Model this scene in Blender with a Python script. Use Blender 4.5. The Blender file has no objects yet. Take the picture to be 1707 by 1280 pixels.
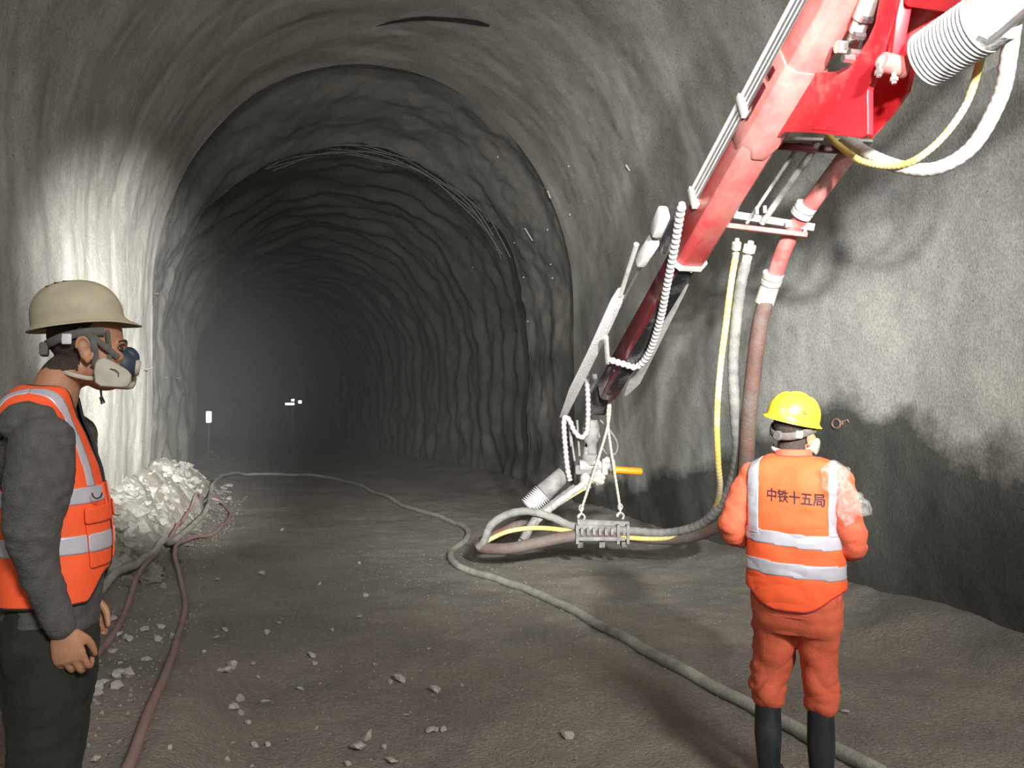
import bpy, bmesh, math, random
import numpy as np
from mathutils import Vector, Matrix
from mathutils.bvhtree import BVHTree

# ------------------------------------------------------------------ camera
FPX, FW, FH = 1280.0, 1707.0, 1280.0
CAM_H, YAW, PITCH = 1.62, math.radians(16.8), math.radians(2.24)
sc = bpy.context.scene
COL = sc.collection
fwd = Vector((math.sin(YAW)*math.cos(PITCH), math.cos(YAW)*math.cos(PITCH), math.sin(PITCH)))
rgt = Vector((math.cos(YAW), -math.sin(YAW), 0.0))
upv = rgt.cross(fwd)
CAM = Vector((0, 0, CAM_H))
cd = bpy.data.cameras.new('camera')
cd.sensor_fit = 'HORIZONTAL'; cd.sensor_width = 36.0; cd.lens = 36.0*FPX/FW
cd.clip_start = 0.05; cd.clip_end = 200
cam = bpy.data.objects.new('camera', cd); COL.objects.link(cam)
cam.matrix_world = Matrix(((rgt.x, upv.x, -fwd.x, CAM.x), (rgt.y, upv.y, -fwd.y, CAM.y),
                           (rgt.z, upv.z, -fwd.z, CAM.z), (0, 0, 0, 1)))
sc.camera = cam

# ------------------------------------------------------------------ world, lights, exposure
sc.view_settings.view_transform = 'Standard'
sc.view_settings.look = 'None'
sc.view_settings.gamma = 1.0
sc.view_settings.use_curve_mapping = False
sc.view_settings.exposure = 0.0
wd = bpy.data.worlds.new('world'); sc.world = wd; wd.use_nodes = True
wd.node_tree.nodes['Background'].inputs[0].default_value = (0.9, 0.95, 1.0, 1)
wd.node_tree.nodes['Background'].inputs[1].default_value = 0.004

def aim(o, target):
    d = Vector(target) - o.location
    o.rotation_euler = d.to_track_quat('-Z', 'Y').to_euler()

def spot(name, loc, target, power, angle, blend, size=0.08, col=(1, 0.97, 0.92)):
    l = bpy.data.lights.new(name, 'SPOT'); l.energy = power; l.spot_size = math.radians(angle)
    l.spot_blend = blend; l.shadow_soft_size = size; l.color = col
    o = bpy.data.objects.new(name, l); COL.objects.link(o); o.location = loc; aim(o, target)
    return o

def area(name, loc, target, power, sx, sy, col=(1, 1, 1)):
    l = bpy.data.lights.new(name, 'AREA'); l.energy = power; l.shape = 'RECTANGLE'; l.size = sx; l.size_y = sy; l.color = col
    o = bpy.data.objects.new(name, l); COL.objects.link(o); o.location = loc; aim(o, target)
    return o

# floodlights on the spraying machine that stands behind and to the right of the camera
spot('machine_floodlight', (1.05, -1.3, 3.15), (3.5, 8.2, 2.2), 4300, 50, 1.0, 0.10, (1, 0.985, 0.96))
spot('machine_floodlight', (-0.3, -1.5, 3.0), (3.6, 7.6, 3.4), 2300, 60, 1.0, 0.12, (1, 0.985, 0.96))
spot('machine_floodlight', (2.2, -1.0, 3.2), (-1.8, 12.4, 2.2), 29000, 26, 1.0, 0.09, (1, 0.99, 0.965))
spot('machine_floodlight', (0.9, -1.3, 3.3), (3.2, 12.5, 0.2), 3000, 24, 1.0, 0.09)
area('bounce_fill', (2.2, -4.8, 5.0), (1.2, 4.0, 1.0), 600, 1.6, 0.8, (1, 0.98, 0.955))  # unseen fill added for general bounced light, not a lamp of the tunnel
sc.cycles.max_bounces = 6; sc.cycles.diffuse_bounces = 3; sc.cycles.glossy_bounces = 3; sc.cycles.volume_bounces = 0
sc.cycles.adaptive_threshold = 0.03
sc.cycles.caustics_reflective = False; sc.cycles.caustics_refractive = False

# ------------------------------------------------------------------ pixel helpers (a pixel plus a real distance gives a place)
def ray(px, py):
    return fwd + rgt*((px-FW/2)/FPX) - upv*((py-FH/2)/FPX)
def at(px, py, d):
    return CAM + ray(px, py)*d
def on_plane(px, py, P0, N):
    r = ray(px, py)
    return CAM + r*((P0-CAM).dot(N)/r.dot(N))

# ------------------------------------------------------------------ noise
_rs = np.random.RandomState(7)
_perm = _rs.permutation(256); _perm = np.r_[_perm, _perm, _perm]
_grad = _rs.normal(size=(256, 3)); _grad /= np.linalg.norm(_grad, axis=1)[:, None]
def pnoise(P):
    P = np.asarray(P, float); I = np.floor(P).astype(int); Fr = P-I
    u = Fr*Fr*Fr*(Fr*(Fr*6-15)+10); I &= 255
    out = 0
    for dx in (0, 1):
        for dy in (0, 1):
            for dz in (0, 1):
                h = _perm[_perm[_perm[(I[:, 0]+dx) & 255]+((I[:, 1]+dy) & 255)]+((I[:, 2]+dz) & 255)]
                g = _grad[h]
                d = (g*(Fr-[dx, dy, dz])).sum(1)
                w = (u[:, 0] if dx else 1-u[:, 0])*(u[:, 1] if dy else 1-u[:, 1])*(u[:, 2] if dz else 1-u[:, 2])
                out = out+w*d
    return out*1.6
def fbm(P, scale, octv=3, seed=0):
    P = np.asarray(P, float)/scale+seed*17.3
    s, a, o = 0, 1.0, 0
    for _ in range(octv):
        o = o+a*pnoise(P); P = P*2.03+5.1; a *= 0.5
    return o
def ss(e0, e1, x):
    t = np.clip((x-e0)/(e1-e0), 0, 1)
    return t*t*(3-2*t)

# ------------------------------------------------------------------ materials
MATS = {}
def mat(name, col, rough=0.7, metal=0.0, var=0.15, scale=12.0, bump=0.0, bscale=60.0, col2=None, spec=0.5,
        dust=None, dust_amt=0.0, emit=None, trans=0.0, coat=0.0):
    if name in MATS: return MATS[name]
    m = bpy.data.materials.new(name); m.use_nodes = True
    nt = m.node_tree; N = nt.nodes; L = nt.links; b = N['Principled BSDF']
    tc = N.new('ShaderNodeTexCoord')
    n = N.new('ShaderNodeTexNoise'); n.inputs['Scale'].default_value = scale; n.inputs['Detail'].default_value = 6
    L.new(tc.outputs['Object'], n.inputs['Vector'])
    r = N.new('ShaderNodeValToRGB')
    c2 = col2 or tuple(c*(1+var) for c in col); c1 = tuple(c*(1-var) for c in col)
    r.color_ramp.elements[0].position = 0.32; r.color_ramp.elements[1].position = 0.68
    r.color_ramp.elements[0].color = (*c1, 1); r.color_ramp.elements[1].color = (*c2, 1)
    L.new(n.outputs['Fac'], r.inputs['Fac'])
    out = r.outputs['Color']
    if dust:
        n2 = N.new('ShaderNodeTexNoise'); n2.inputs['Scale'].default_value = scale*0.45; n2.inputs['Detail'].default_value = 8
        n2.inputs['Roughness'].default_value = 0.7
        L.new(tc.outputs['Object'], n2.inputs['Vector'])
        mr = N.new('ShaderNodeMapRange'); mr.inputs['From Min'].default_value = 0.62-0.4*dust_amt; mr.inputs['From Max'].default_value = 0.78-0.3*dust_amt
        L.new(n2.outputs['Fac'], mr.inputs['Value'])
        mx = N.new('ShaderNodeMixRGB'); mx.inputs['Color2'].default_value = (*dust, 1)
        L.new(mr.outputs['Result'], mx.inputs['Fac']); L.new(out, mx.inputs['Color1']); out = mx.outputs['Color']
    L.new(out, b.inputs['Base Color'])
    b.inputs['Roughness'].default_value = rough; b.inputs['Metallic'].default_value = metal
    b.inputs['Specular IOR Level'].default_value = spec
    b.inputs['Coat Weight'].default_value = coat
    if trans: b.inputs['Transmission Weight'].default_value = trans
    if emit:
        b.inputs['Emission Color'].default_value = (*emit[0], 1); b.inputs['Emission Strength'].default_value = emit[1]
    if bump:
        bn = N.new('ShaderNodeTexNoise'); bn.inputs['Scale'].default_value = bscale; bn.inputs['Detail'].default_value = 5
        L.new(tc.outputs['Object'], bn.inputs['Vector'])
        bp = N.new('ShaderNodeBump'); bp.inputs['Strength'].default_value = bump; bp.inputs['Distance'].default_value = 0.02
        L.new(bn.outputs['Fac'], bp.inputs['Height']); L.new(bp.outputs['Normal'], b.inputs['Normal'])
    MATS[name] = m
    return m

def shotcrete(name, base, wet=None, pit=0.5, bump=0.3, streak=False):
    """sprayed concrete: blotchy grey, grains, pits; optional freshly sprayed wet patch low on the right wall"""
    m = bpy.data.materials.new(name); m.use_nodes = True
    nt = m.node_tree; N = nt.nodes; L = nt.links; b = N['Principled BSDF']
    tc = N.new('ShaderNodeTexCoord'); V = tc.outputs['Object']
    def noise(s, d=6, r=0.6):
        n = N.new('ShaderNodeTexNoise'); n.inputs['Scale'].default_value = s; n.inputs['Detail'].default_value = d
        n.inputs['Roughness'].default_value = r; L.new(V, n.inputs['Vector']); return n.outputs['Fac']
    r = N.new('ShaderNodeValToRGB'); e = r.color_ramp.elements
    e[0].position = 0.3; e[0].color = (*[c*0.72 for c in base], 1)
    e[1].position = 0.72; e[1].color = (base[0]*1.2, base[1]*1.18, base[2]*1.12, 1)
    L.new(noise(0.9, 5, 0.65), r.inputs['Fac'])
    r2 = N.new('ShaderNodeValToRGB'); e = r2.color_ramp.elements
    e[0].position = 0.35; e[0].color = (0.8, 0.8, 0.8, 1); e[1].position = 0.65; e[1].color = (1.1, 1.1, 1.1, 1)
    L.new(noise(38, 2, 0.7), r2.inputs['Fac'])
    mu = N.new('ShaderNodeMixRGB'); mu.blend_type = 'MULTIPLY'; mu.inputs['Fac'].default_value = 1
    L.new(r.outputs['Color'], mu.inputs['Color1']); L.new(r2.outputs['Color'], mu.inputs['Color2'])
    out = mu.outputs['Color']
    # small pits
    vo = N.new('ShaderNodeTexVoronoi'); vo.inputs['Scale'].default_value = 9; L.new(V, vo.inputs['Vector'])
    mr = N.new('ShaderNodeMapRange'); mr.inputs['From Min'].default_value = 0.05; mr.inputs['From Max'].default_value = 0.09
    L.new(vo.outputs['Distance'], mr.inputs['Value'])
    mp = N.new('ShaderNodeMixRGB'); mp.blend_type = 'MULTIPLY'; mp.inputs['Fac'].default_value = pit
    L.new(out, mp.inputs['Color1']); L.new(mr.outputs['Result'], mp.inputs['Color2']); out = mp.outputs['Color']
    b.inputs['Roughness'].default_value = 0.9
    if streak:      # pale laitance runs down the wall
        mp_ = N.new('ShaderNodeMapping'); mp_.inputs['Scale'].default_value = (.25, 1.0, .22); L.new(V, mp_.inputs['Vector'])
        sn = N.new('ShaderNodeTexNoise'); sn.inputs['Scale'].default_value = 2.6; sn.inputs['Detail'].default_value = 4; L.new(mp_.outputs[0], sn.inputs['Vector'])
        sr = N.new('ShaderNodeMapRange'); sr.inputs['From Min'].default_value = .52; sr.inputs['From Max'].default_value = .68; sr.inputs['To Max'].default_value = .55
        L.new(sn.outputs['Fac'], sr.inputs['Value'])
        sm = N.new('ShaderNodeMixRGB'); sm.inputs['Color2'].default_value = (.58, .57, .52, 1); L.new(sr.outputs['Result'], sm.inputs['Fac']); L.new(out, sm.inputs['Color1']); out = sm.outputs['Color']
    if wet:
        sp = N.new('ShaderNodeSeparateXYZ'); L.new(V, sp.inputs[0])
        # patch edge: height of the wet zone along the wall, wobbling
        y0, y1, stops, dark = wet
        mz = N.new('ShaderNodeMapRange'); mz.inputs['From Min'].default_value = y0; mz.inputs['From Max'].default_value = y1
        L.new(sp.outputs['Y'], mz.inputs['Value'])
        cr = N.new('ShaderNodeValToRGB'); cr.color_ramp.interpolation = 'B_SPLINE'
        while len(cr.color_ramp.elements) < len(stops): cr.color_ramp.elements.new(.5)
        for el, (yy_s, zz_s) in zip(cr.color_ramp.elements, stops):
            el.position = (yy_s-y0)/(y1-y0); el.color = (zz_s/3, zz_s/3, zz_s/3, 1)
        L.new(mz.outputs['Result'], cr.inputs['Fac'])
        m3 = N.new('ShaderNodeMath'); m3.operation = 'MULTIPLY'; m3.inputs[1].default_value = 3.0; L.new(cr.outputs['Color'], m3.inputs[0])
        wob = N.new('ShaderNodeMath'); wob.operation = 'MULTIPLY_ADD'; wob.inputs[1].default_value = 1.0; wob.inputs[2].default_value = -0.5
        L.new(noise(1.3, 7, 0.6), wob.inputs[0])
        ad = N.new('ShaderNodeMath'); ad.operation = 'ADD'; L.new(m3.outputs[0], ad.inputs[0]); L.new(wob.outputs[0], ad.inputs[1])
        su = N.new('ShaderNodeMath'); su.operation = 'SUBTRACT'; L.new(ad.outputs[0], su.inputs[0]); L.new(sp.outputs['Z'], su.inputs[1])
        ms = N.new('ShaderNodeMapRange'); ms.inputs['From Min'].default_value = -0.05; ms.inputs['From Max'].default_value = 0.16
        L.new(su.outputs[0], ms.inputs['Value'])
        mw = N.new('ShaderNodeMixRGB'); mw.blend_type = 'MULTIPLY'; mw.inputs['Color2'].default_value = (*dark, 1)
        L.new(ms.outputs['Result'], mw.inputs['Fac']); L.new(out, mw.inputs['Color1']); out = mw.outputs['Color']
    L.new(out, b.inputs['Base Color'])
    bp = N.new('ShaderNodeBump'); bp.inputs['Strength'].default_value = bump; bp.inputs['Distance'].default_value = 0.03
    L.new(noise(55, 3, 0.7), bp.inputs['Height'])
    bp2 = N.new('ShaderNodeBump'); bp2.inputs['Strength'].default_value = pit; bp2.inputs['Distance'].default_value = 0.02
    L.new(mr.outputs['Result'], bp2.inputs['Height']); L.new(bp.outputs['Normal'], bp2.inputs['Normal'])
    L.new(bp2.outputs['Normal'], b.inputs['Normal'])
    MATS[name] = m
    return m

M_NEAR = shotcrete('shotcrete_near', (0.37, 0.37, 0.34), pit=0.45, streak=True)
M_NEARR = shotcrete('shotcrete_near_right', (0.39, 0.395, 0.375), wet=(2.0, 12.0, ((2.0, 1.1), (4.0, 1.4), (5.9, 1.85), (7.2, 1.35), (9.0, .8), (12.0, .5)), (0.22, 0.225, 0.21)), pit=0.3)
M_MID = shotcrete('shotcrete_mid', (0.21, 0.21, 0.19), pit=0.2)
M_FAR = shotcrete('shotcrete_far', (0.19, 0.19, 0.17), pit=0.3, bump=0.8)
M_FLOOR = shotcrete('packed_dirt', (0.265, 0.245, 0.212), pit=0.15, bump=0.7)
M_MUCK = shotcrete('muck', (0.36, 0.35, 0.31), pit=0.3, bump=0.8)

# ------------------------------------------------------------------ mesh helpers
def mesh(name, V, F, m=None, parent=None, smooth=True):
    me = bpy.data.meshes.new(name)
    V = np.asarray(V, float)
    if isinstance(F, np.ndarray):
        nf, k = F.shape
        me.vertices.add(len(V)); me.vertices.foreach_set('co', V.ravel())
        me.loops.add(nf*k); me.loops.foreach_set('vertex_index', F.ravel().astype(np.int32))
        me.polygons.add(nf); me.polygons.foreach_set('loop_start', np.arange(0, nf*k, k, dtype=np.int32))
        try: me.polygons.foreach_set('loop_total', np.full(nf, k, dtype=np.int32))
        except Exception: pass
        me.update(calc_edges=True); me.validate()
    else:
        me.from_pydata([tuple(v) for v in V], [], [tuple(f) for f in F]); me.update()
    if smooth: me.polygons.foreach_set('use_smooth', np.ones(len(me.polygons), bool))
    if m: me.materials.append(m)
    return obj(name, me, parent)
def obj(name, me, parent=None):
    o = bpy.data.objects.new(name, me); COL.objects.link(o)
    if parent: o.parent = parent
    return o
def tag(o, label, cat, group=None, kind=None):
    o['label'] = label
    if cat: o['category'] = cat
    if group: o['group'] = group
    if kind: o['kind'] = kind
    return o
def structure(o, label=None):
    o['kind'] = 'structure'
    if label: o['label'] = label
    return o
def thing(name, label, cat, loc=(0, 0, 0), group=None, rz=0.0):
    o = bpy.data.objects.new(name, None); COL.objects.link(o); o.location = loc; o.rotation_euler = (0, 0, rz)
    o.empty_display_size = 0.1
    return tag(o, label, cat, group)
def copy_tree(o, parent=None):
    c = o.copy(); COL.objects.link(c); c.parent = parent
    for ch in o.children: copy_tree(ch, c)
    return c
# geometry tuples (V, F)
def cat_geo(*gs):
    V, F, n = [], [], 0
    for v, f in gs:
        V += [tuple(p) for p in v]; F += [tuple(i+n for i in q) for q in f]; n += len(v)
    return V, F
def catmull(P, per=8):
    P = [Vector(p) for p in P]
    if len(P) < 3:
        return [P[0].lerp(P[-1], i/per) for i in range(per+1)]
    Q = [P[0]*2-P[1]]+P+[P[-1]*2-P[-2]]
    out = []
    for i in range(1, len(Q)-2):
        p0, p1, p2, p3 = Q[i-1:i+3]
        for k in range(per):
            t = k/per
            out.append(0.5*((2*p1)+(p2-p0)*t+(2*p0-5*p1+4*p2-p3)*t*t+(3*p1-p0-3*p2+p3)*t**3))
    out.append(P[-1])
    return out
def resample(P, step):
    d = [0.0]
    for a, b in zip(P[:-1], P[1:]): d.append(d[-1]+(b-a).length)
    n = max(2, int(d[-1]/step)); out = []; j = 0
    for i in range(n+1):
        t = d[-1]*i/n
        while j < len(d)-2 and d[j+1] < t: j += 1
        w = (t-d[j])/max(1e-9, d[j+1]-d[j])
        out.append(P[j].lerp(P[j+1], w))
    return out, d[-1]
def sweep(P, rad, seg=12, cap=True, up=None, ell=None):
    """tube along points P; rad float or list; ell=(a,b) flattening in the moving frame"""
    P = [Vector(p) for p in P]; n = len(P)
    if not hasattr(rad, '__len__'): rad = [rad]*n
    T = [(P[min(i+1, n-1)]-P[max(i-1, 0)]).normalized() for i in range(n)]
    ref = Vector(up) if up else (Vector((0, 0, 1)) if abs(T[0].z) < 0.9 else Vector((1, 0, 0)))
    nrm = (ref-T[0]*ref.dot(T[0])).normalized()
    V, F = [], []
    for i in range(n):
        nrm = (nrm-T[i]*nrm.dot(T[i])).normalized(); bi = T[i].cross(nrm)
        ea, eb = ell if ell else (1, 1)
        for k in range(seg):
            a = 2*math.pi*k/seg
            V.append(P[i]+nrm*(math.cos(a)*rad[i]*ea)+bi*(math.sin(a)*rad[i]*eb))
    for i in range(n-1):
        for k in range(seg):
            k2 = (k+1) % seg
            F.append((i*seg+k, i*seg+k2, (i+1)*seg+k2, (i+1)*seg+k))
    if cap:
        F.append(tuple(range(seg-1, -1, -1))); F.append(tuple((n-1)*seg+k for k in range(seg)))
    return V, F
def rings_loft(R):
    """R: list of rings (same count) -> closed solid"""
    n = len(R[0]); V = [p for r in R for p in r]; F = []
    for i in range(len(R)-1):
        for k in range(n):
            k2 = (k+1) % n
            F.append((i*n+k, i*n+k2, (i+1)*n+k2, (i+1)*n+k))
    F.append(tuple(range(n-1, -1, -1))); F.append(tuple((len(R)-1)*n+k for k in range(n)))
    return V, F
def prism(poly, ext):
    """poly: list of 3D points; ext: extrusion vector"""
    ext = Vector(ext); n = len(poly)
    V = [Vector(p) for p in poly]+[Vector(p)+ext for p in poly]
    F = [tuple(range(n-1, -1, -1)), tuple(range(n, 2*n))]
    for k in range(n):
        k2 = (k+1) % n; F.append((k, k2, n+k2, n+k))
    return V, F
def obox(c, ax, ay, az, sx, sy, sz):
    c = Vector(c); ax, ay, az = Vector(ax)*sx/2, Vector(ay)*sy/2, Vector(az)*sz/2
    V = [c+ax*i+ay*j+az*k for k in (-1, 1) for j in (-1, 1) for i in (-1, 1)]
    F = [(0, 2, 3, 1), (4, 5, 7, 6), (0, 1, 5, 4), (2, 6, 7, 3), (0, 4, 6, 2), (1, 3, 7, 5)]
    return V, F
def lathe(P0, axis, prof, seg=20):
    """prof: list of (distance along axis, radius)"""
    axis = Vector(axis).normalized(); P0 = Vector(P0)
    ref = Vector((0, 0, 1)) if abs(axis.z) < 0.9 else Vector((1, 0, 0))
    n = (ref-axis*ref.dot(axis)).normalized(); b = axis.cross(n)
    R = [[P0+axis*d+(n*math.cos(2*math.pi*k/seg)+b*math.sin(2*math.pi*k/seg))*max(r, 1e-4) for k in range(seg)] for d, r in prof]
    return rings_loft(R)
def ellipsoid(c, r, rot=None, nu=20, nv=12):
    c = Vector(c); R = []
    for i in range(nv+1):
        ph = math.pi*(i+0.02*(i == 0)-0.02*(i == nv))/nv
        ring = []
        for k in range(nu):
            a = 2*math.pi*k/nu
            p = Vector((r[0]*math.sin(ph)*math.cos(a), r[1]*math.sin(ph)*math.sin(a), -r[2]*math.cos(ph)))
            if rot: p = rot @ p
            ring.append(c+p)
        R.append(ring)
    return rings_loft(R)
def part(name, geo, m, parent=None, smooth=True, bevel=0.0, label=None):
    V, F = geo
    o = mesh(name, np.array([tuple(v) for v in V]), F, m, parent, smooth)
    bm = bmesh.new(); bm.from_mesh(o.data)
    bmesh.ops.recalc_face_normals(bm, faces=bm.faces)
    if bevel:
        es = [e for e in bm.edges if len(e.link_faces) == 2 and e.calc_face_angle(0) > 0.6]
        bmesh.ops.bevel(bm, geom=es, offset=bevel, segments=2, affect='EDGES', profile=0.5)
    bm.to_mesh(o.data); bm.free()
    if smooth:
        o.data.polygons.foreach_set('use_smooth', np.ones(len(o.data.polygons), bool))
        o.data.set_sharp_from_angle(angle=math.radians(38))
    if label: o['label'] = label
    return o

# ------------------------------------------------------------------ tunnel
def lerp(a, b, t): return a+(b-a)*t
def prof_pts(cx, a, zs, top, ntot):
    """points along the section from left foot over the crown to right foot, equal steps; and outward normals"""
    t = np.linspace(0, np.pi, 300)
    arch = np.c_[cx-a*np.cos(t), zs+(top-zs)*np.sin(t)]
    zl = np.linspace(-0.3, zs, 60)[:-1]
    P = np.r_[np.c_[np.full(59, cx-a), zl], arch, np.c_[np.full(59, cx+a), zl[::-1]]]
    d = np.r_[0, np.cumsum(np.hypot(*(P[1:]-P[:-1]).T))]
    s = np.linspace(0, d[-1], ntot)
    Q = np.c_[np.interp(s, d, P[:, 0]), np.interp(s, d, P[:, 1])]
    T = np.gradient(Q, axis=0); T /= np.linalg.norm(T, axis=1)[:, None]
    return Q, np.c_[-T[:, 1], T[:, 0]]
def tunnel_section(y0, y1, pa, pb, nprof, ny, disp, mats, bend=None, labels=None):
    ys = np.linspace(y0, y1, ny); V = np.zeros((ny, nprof, 3)); Nn = np.zeros((ny, nprof, 3))
    for i, y in enumerate(ys):
        t = (y-y0)/(y1-y0)
        Q, Nr = prof_pts(*[lerp(pa[k], pb[k], t) for k in range(4)], nprof)
        bx = bend(y) if bend else 0
        V[i, :, 0] = Q[:, 0]+bx; V[i, :, 1] = y; V[i, :, 2] = Q[:, 1]
        Nn[i, :, 0] = Nr[:, 0]; Nn[i, :, 2] = Nr[:, 1]
    P = V.reshape(-1, 3); D = disp(P, (ys, y0, y1)).reshape(ny, nprof)
    V = V+Nn*D[:, :, None]
    # smooth normals from the grid so that the three pieces meet without a crease
    du = np.gradient(V, axis=0); dv = np.gradient(V, axis=1); G = np.cross(du, dv); G /= np.linalg.norm(G, axis=2)[:, :, None]
    if (G*Nn).sum() > 0: G = -G          # face the inside
    j1 = int(nprof*0.235); j2 = nprof-1-j1
    for nm, (a, b), m in (('wall_left', (0, j1), mats[0]), ('ceiling', (j1, j2), mats[1]), ('wall_right', (j2, nprof-1), mats[2])):
        W = V[:, a:b+1].reshape(-1, 3); k = b-a+1
        idx = np.arange(ny*k).reshape(ny, k)
        F = np.stack([idx[:-1, :-1], idx[:-1, 1:], idx[1:, 1:], idx[1:, :-1]], -1).reshape(-1, 4)
        gn = np.cross(W[F[:, 1]]-W[F[:, 0]], W[F[:, 2]]-W[F[:, 0]])
        if (gn*G[:, a:b+1].reshape(-1, 3)[F[:, 0]]).sum() < 0: F = np.ascontiguousarray(F[:, ::-1])
        o = mesh(nm, W, F, m)
        o.data.normals_split_custom_set_from_vertices(G[:, a:b+1].reshape(-1, 3).tolist())
        structure(o, labels[nm] if labels else None)

PN = (1.5, 3.3, 3.4, 7.2)
def disp_near(P, y):
    rib = np.sin(2*np.pi*(P[:, 1]/1.15+0.25*fbm(P, 2.5, 2, 3)))
    d = 0.065*fbm(P, 2.4, 2, 1)+0.010*fbm(P, 0.35, 3, 2)+0.006*fbm(P, 0.08, 2, 9)
    d += 0.012*rib*(0.5+0.8*np.clip(fbm(P, 2.0, 2, 4)+0.4, 0, 1))
    # vertical trowel-like streaks, narrow in Y and long up the wall
    Q = P*[0.25, 1, 0.25]
    d += 0.010*fbm(Q, 0.42, 3, 6)
    edge = ss(11.75, 12.2, P[:, 1])
    return d*(1-0.5*edge)
def disp_mid(P, y):
    return 0.12*fbm(P, 1.5, 2, 11)+0.03*fbm(P, 0.3, 3, 12)+0.015*np.sin(2*np.pi*(P[:, 1]/0.9+0.3*fbm(P, 2, 2, 13)))
def disp_far(P, y):
    Q = P*[0.35, 1, 0.35]
    d = 0.16*fbm(P, 1.4, 4, 21)+0.10*np.abs(fbm(Q, 1.1, 3, 22))+0.022*fbm(P, 0.3, 3, 23)
    return d+0.04*np.sin(2*np.pi*(P[:, 1]/1.05+0.3*fbm(P, 2.5, 2, 24)))
def bend_far(y): return -0.004*max(0, min(y, 40)-15)**2-0.2*max(0, y-40)
PM0, PM1 = (1.42, 3.46, 3.4, 7.36), (1.42, 3.45, 3.2, 6.85)
PF0, PF1 = (1.5, 3.72, 3.2, 7.05), (1.5, 3.5, 3.2, 6.6)
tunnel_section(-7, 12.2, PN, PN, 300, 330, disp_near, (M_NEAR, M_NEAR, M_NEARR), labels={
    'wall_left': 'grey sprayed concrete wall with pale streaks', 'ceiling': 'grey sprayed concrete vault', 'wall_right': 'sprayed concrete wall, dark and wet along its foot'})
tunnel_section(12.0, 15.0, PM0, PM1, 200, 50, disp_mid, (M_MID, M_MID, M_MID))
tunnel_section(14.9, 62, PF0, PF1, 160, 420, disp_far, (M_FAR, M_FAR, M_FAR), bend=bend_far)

# ground height (left muck bank, gentle right fillet)
def ground(x, y):
    x = np.asarray(x, float); y = np.asarray(y, float)
    P = np.stack([x, y, 0*x], -1).reshape(-1, 3)
    nz = (0.05*fbm(P, 1.7, 2, 31)+0.015*fbm(P, 0.4, 2, 32)).reshape(x.shape)
    wob = (0.22*fbm(P, 0.9, 2, 33)).reshape(x.shape)
    bank = ss(7.0, 9.0, y)*(1-ss(14.5, 18.0, y))
    pile = 0.72*bank*ss(-1.1, -1.8, x+0.6*wob)
    low = 0.24*(1-ss(4.0, 6.5, y))*ss(-0.1, -0.5, x+wob*0.4)+0.12*ss(-0.6, -1.4, x)
    right = 0.16*ss(3.9, 4.9, x+wob)
    return nz*(1+1.2*(pile > 0.05))+pile+low+right
xs = np.linspace(-2.4, 5.4, 196); 
ysf = np.r_[np.linspace(-6.5, 14, 480), np.linspace(14.08, 62, 260)]
XX, YY = np.meshgrid(xs, ysf); XB = XX+np.array([bend_far(v) for v in ysf])[:, None]
ZZ = ground(XX, YY)
Pn = np.stack([XX, YY, 0*XX], -1).reshape(-1, 3)
ZZ = ZZ+(0.010*fbm(Pn, 0.13, 2, 41)).reshape(XX.shape)
def gz(x, y):
    i = min(max(np.searchsorted(ysf, y)-1, 0), len(ysf)-2); x = x-bend_far(y)
    fx = min(max((x-xs[0])/(xs[1]-xs[0]), 0), len(xs)-1.001); j = int(fx); fx -= j; fy = (y-ysf[i])/(ysf[i+1]-ysf[i])
    return float((ZZ[i, j]*(1-fx)+ZZ[i, j+1]*fx)*(1-fy)+(ZZ[i+1, j]*(1-fx)+ZZ[i+1, j+1]*fx)*fy)
def G(px, py, lift=0.0):
    """ground point seen at a pixel"""
    r = ray(px, py); t = 0.5; prev = t
    while t < 60:
        p = CAM+r*t
        if p.z <= gz(p.x, p.y)+lift: break
        prev = t; t += max(0.01, (p.z-lift)*0.25) if p.z > 0.9 else 0.04
    a, b = prev, t
    for _ in range(14):
        m_ = (a+b)/2; p = CAM+r*m_
        if p.z <= gz(p.x, p.y)+lift: b = m_
        else: a = m_
    return CAM+r*b
idx = np.arange(XX.size).reshape(XX.shape)
Ff = np.stack([idx[:-1, :-1], idx[:-1, 1:], idx[1:, 1:], idx[1:, :-1]], -1).reshape(-1, 4)
FLOOR_V = np.stack([XB, YY, ZZ], -1)
structure(mesh('floor', np.stack([XB, YY, ZZ], -1).reshape(-1, 3), Ff, M_FLOOR), 'packed brown dirt tunnel floor')
# rock face closing the far end
bx = bend_far(61)
yy, zz = np.meshgrid(np.linspace(-4.5, 5.5, 60)+1.5+bx, np.linspace(-0.5, 7.5, 50))
Pe = np.stack([yy, 0*yy+61.0, zz], -1).reshape(-1, 3); Pe[:, 1] += 0.35*fbm(Pe, 1.3, 4, 51)
ie = np.arange(yy.size).reshape(yy.shape)
structure(mesh('wall_back', Pe, np.stack([ie[:-1, :-1], ie[:-1, 1:], ie[1:, 1:], ie[1:, :-1]], -1).reshape(-1, 4), M_FAR))
yy, zz = np.meshgrid(np.linspace(-2.5, 5.5, 30), np.linspace(-0.5, 7.6, 30))
Pe = np.stack([yy, 0*yy-6.6, zz], -1).reshape(-1, 3)
ib = np.arange(900).reshape(30, 30)
structure(mesh('wall_front', Pe, np.stack([ib[:-1, :-1], ib[:-1, 1:], ib[1:, 1:], ib[1:, :-1]], -1).reshape(-1, 4), M_MID))

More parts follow.
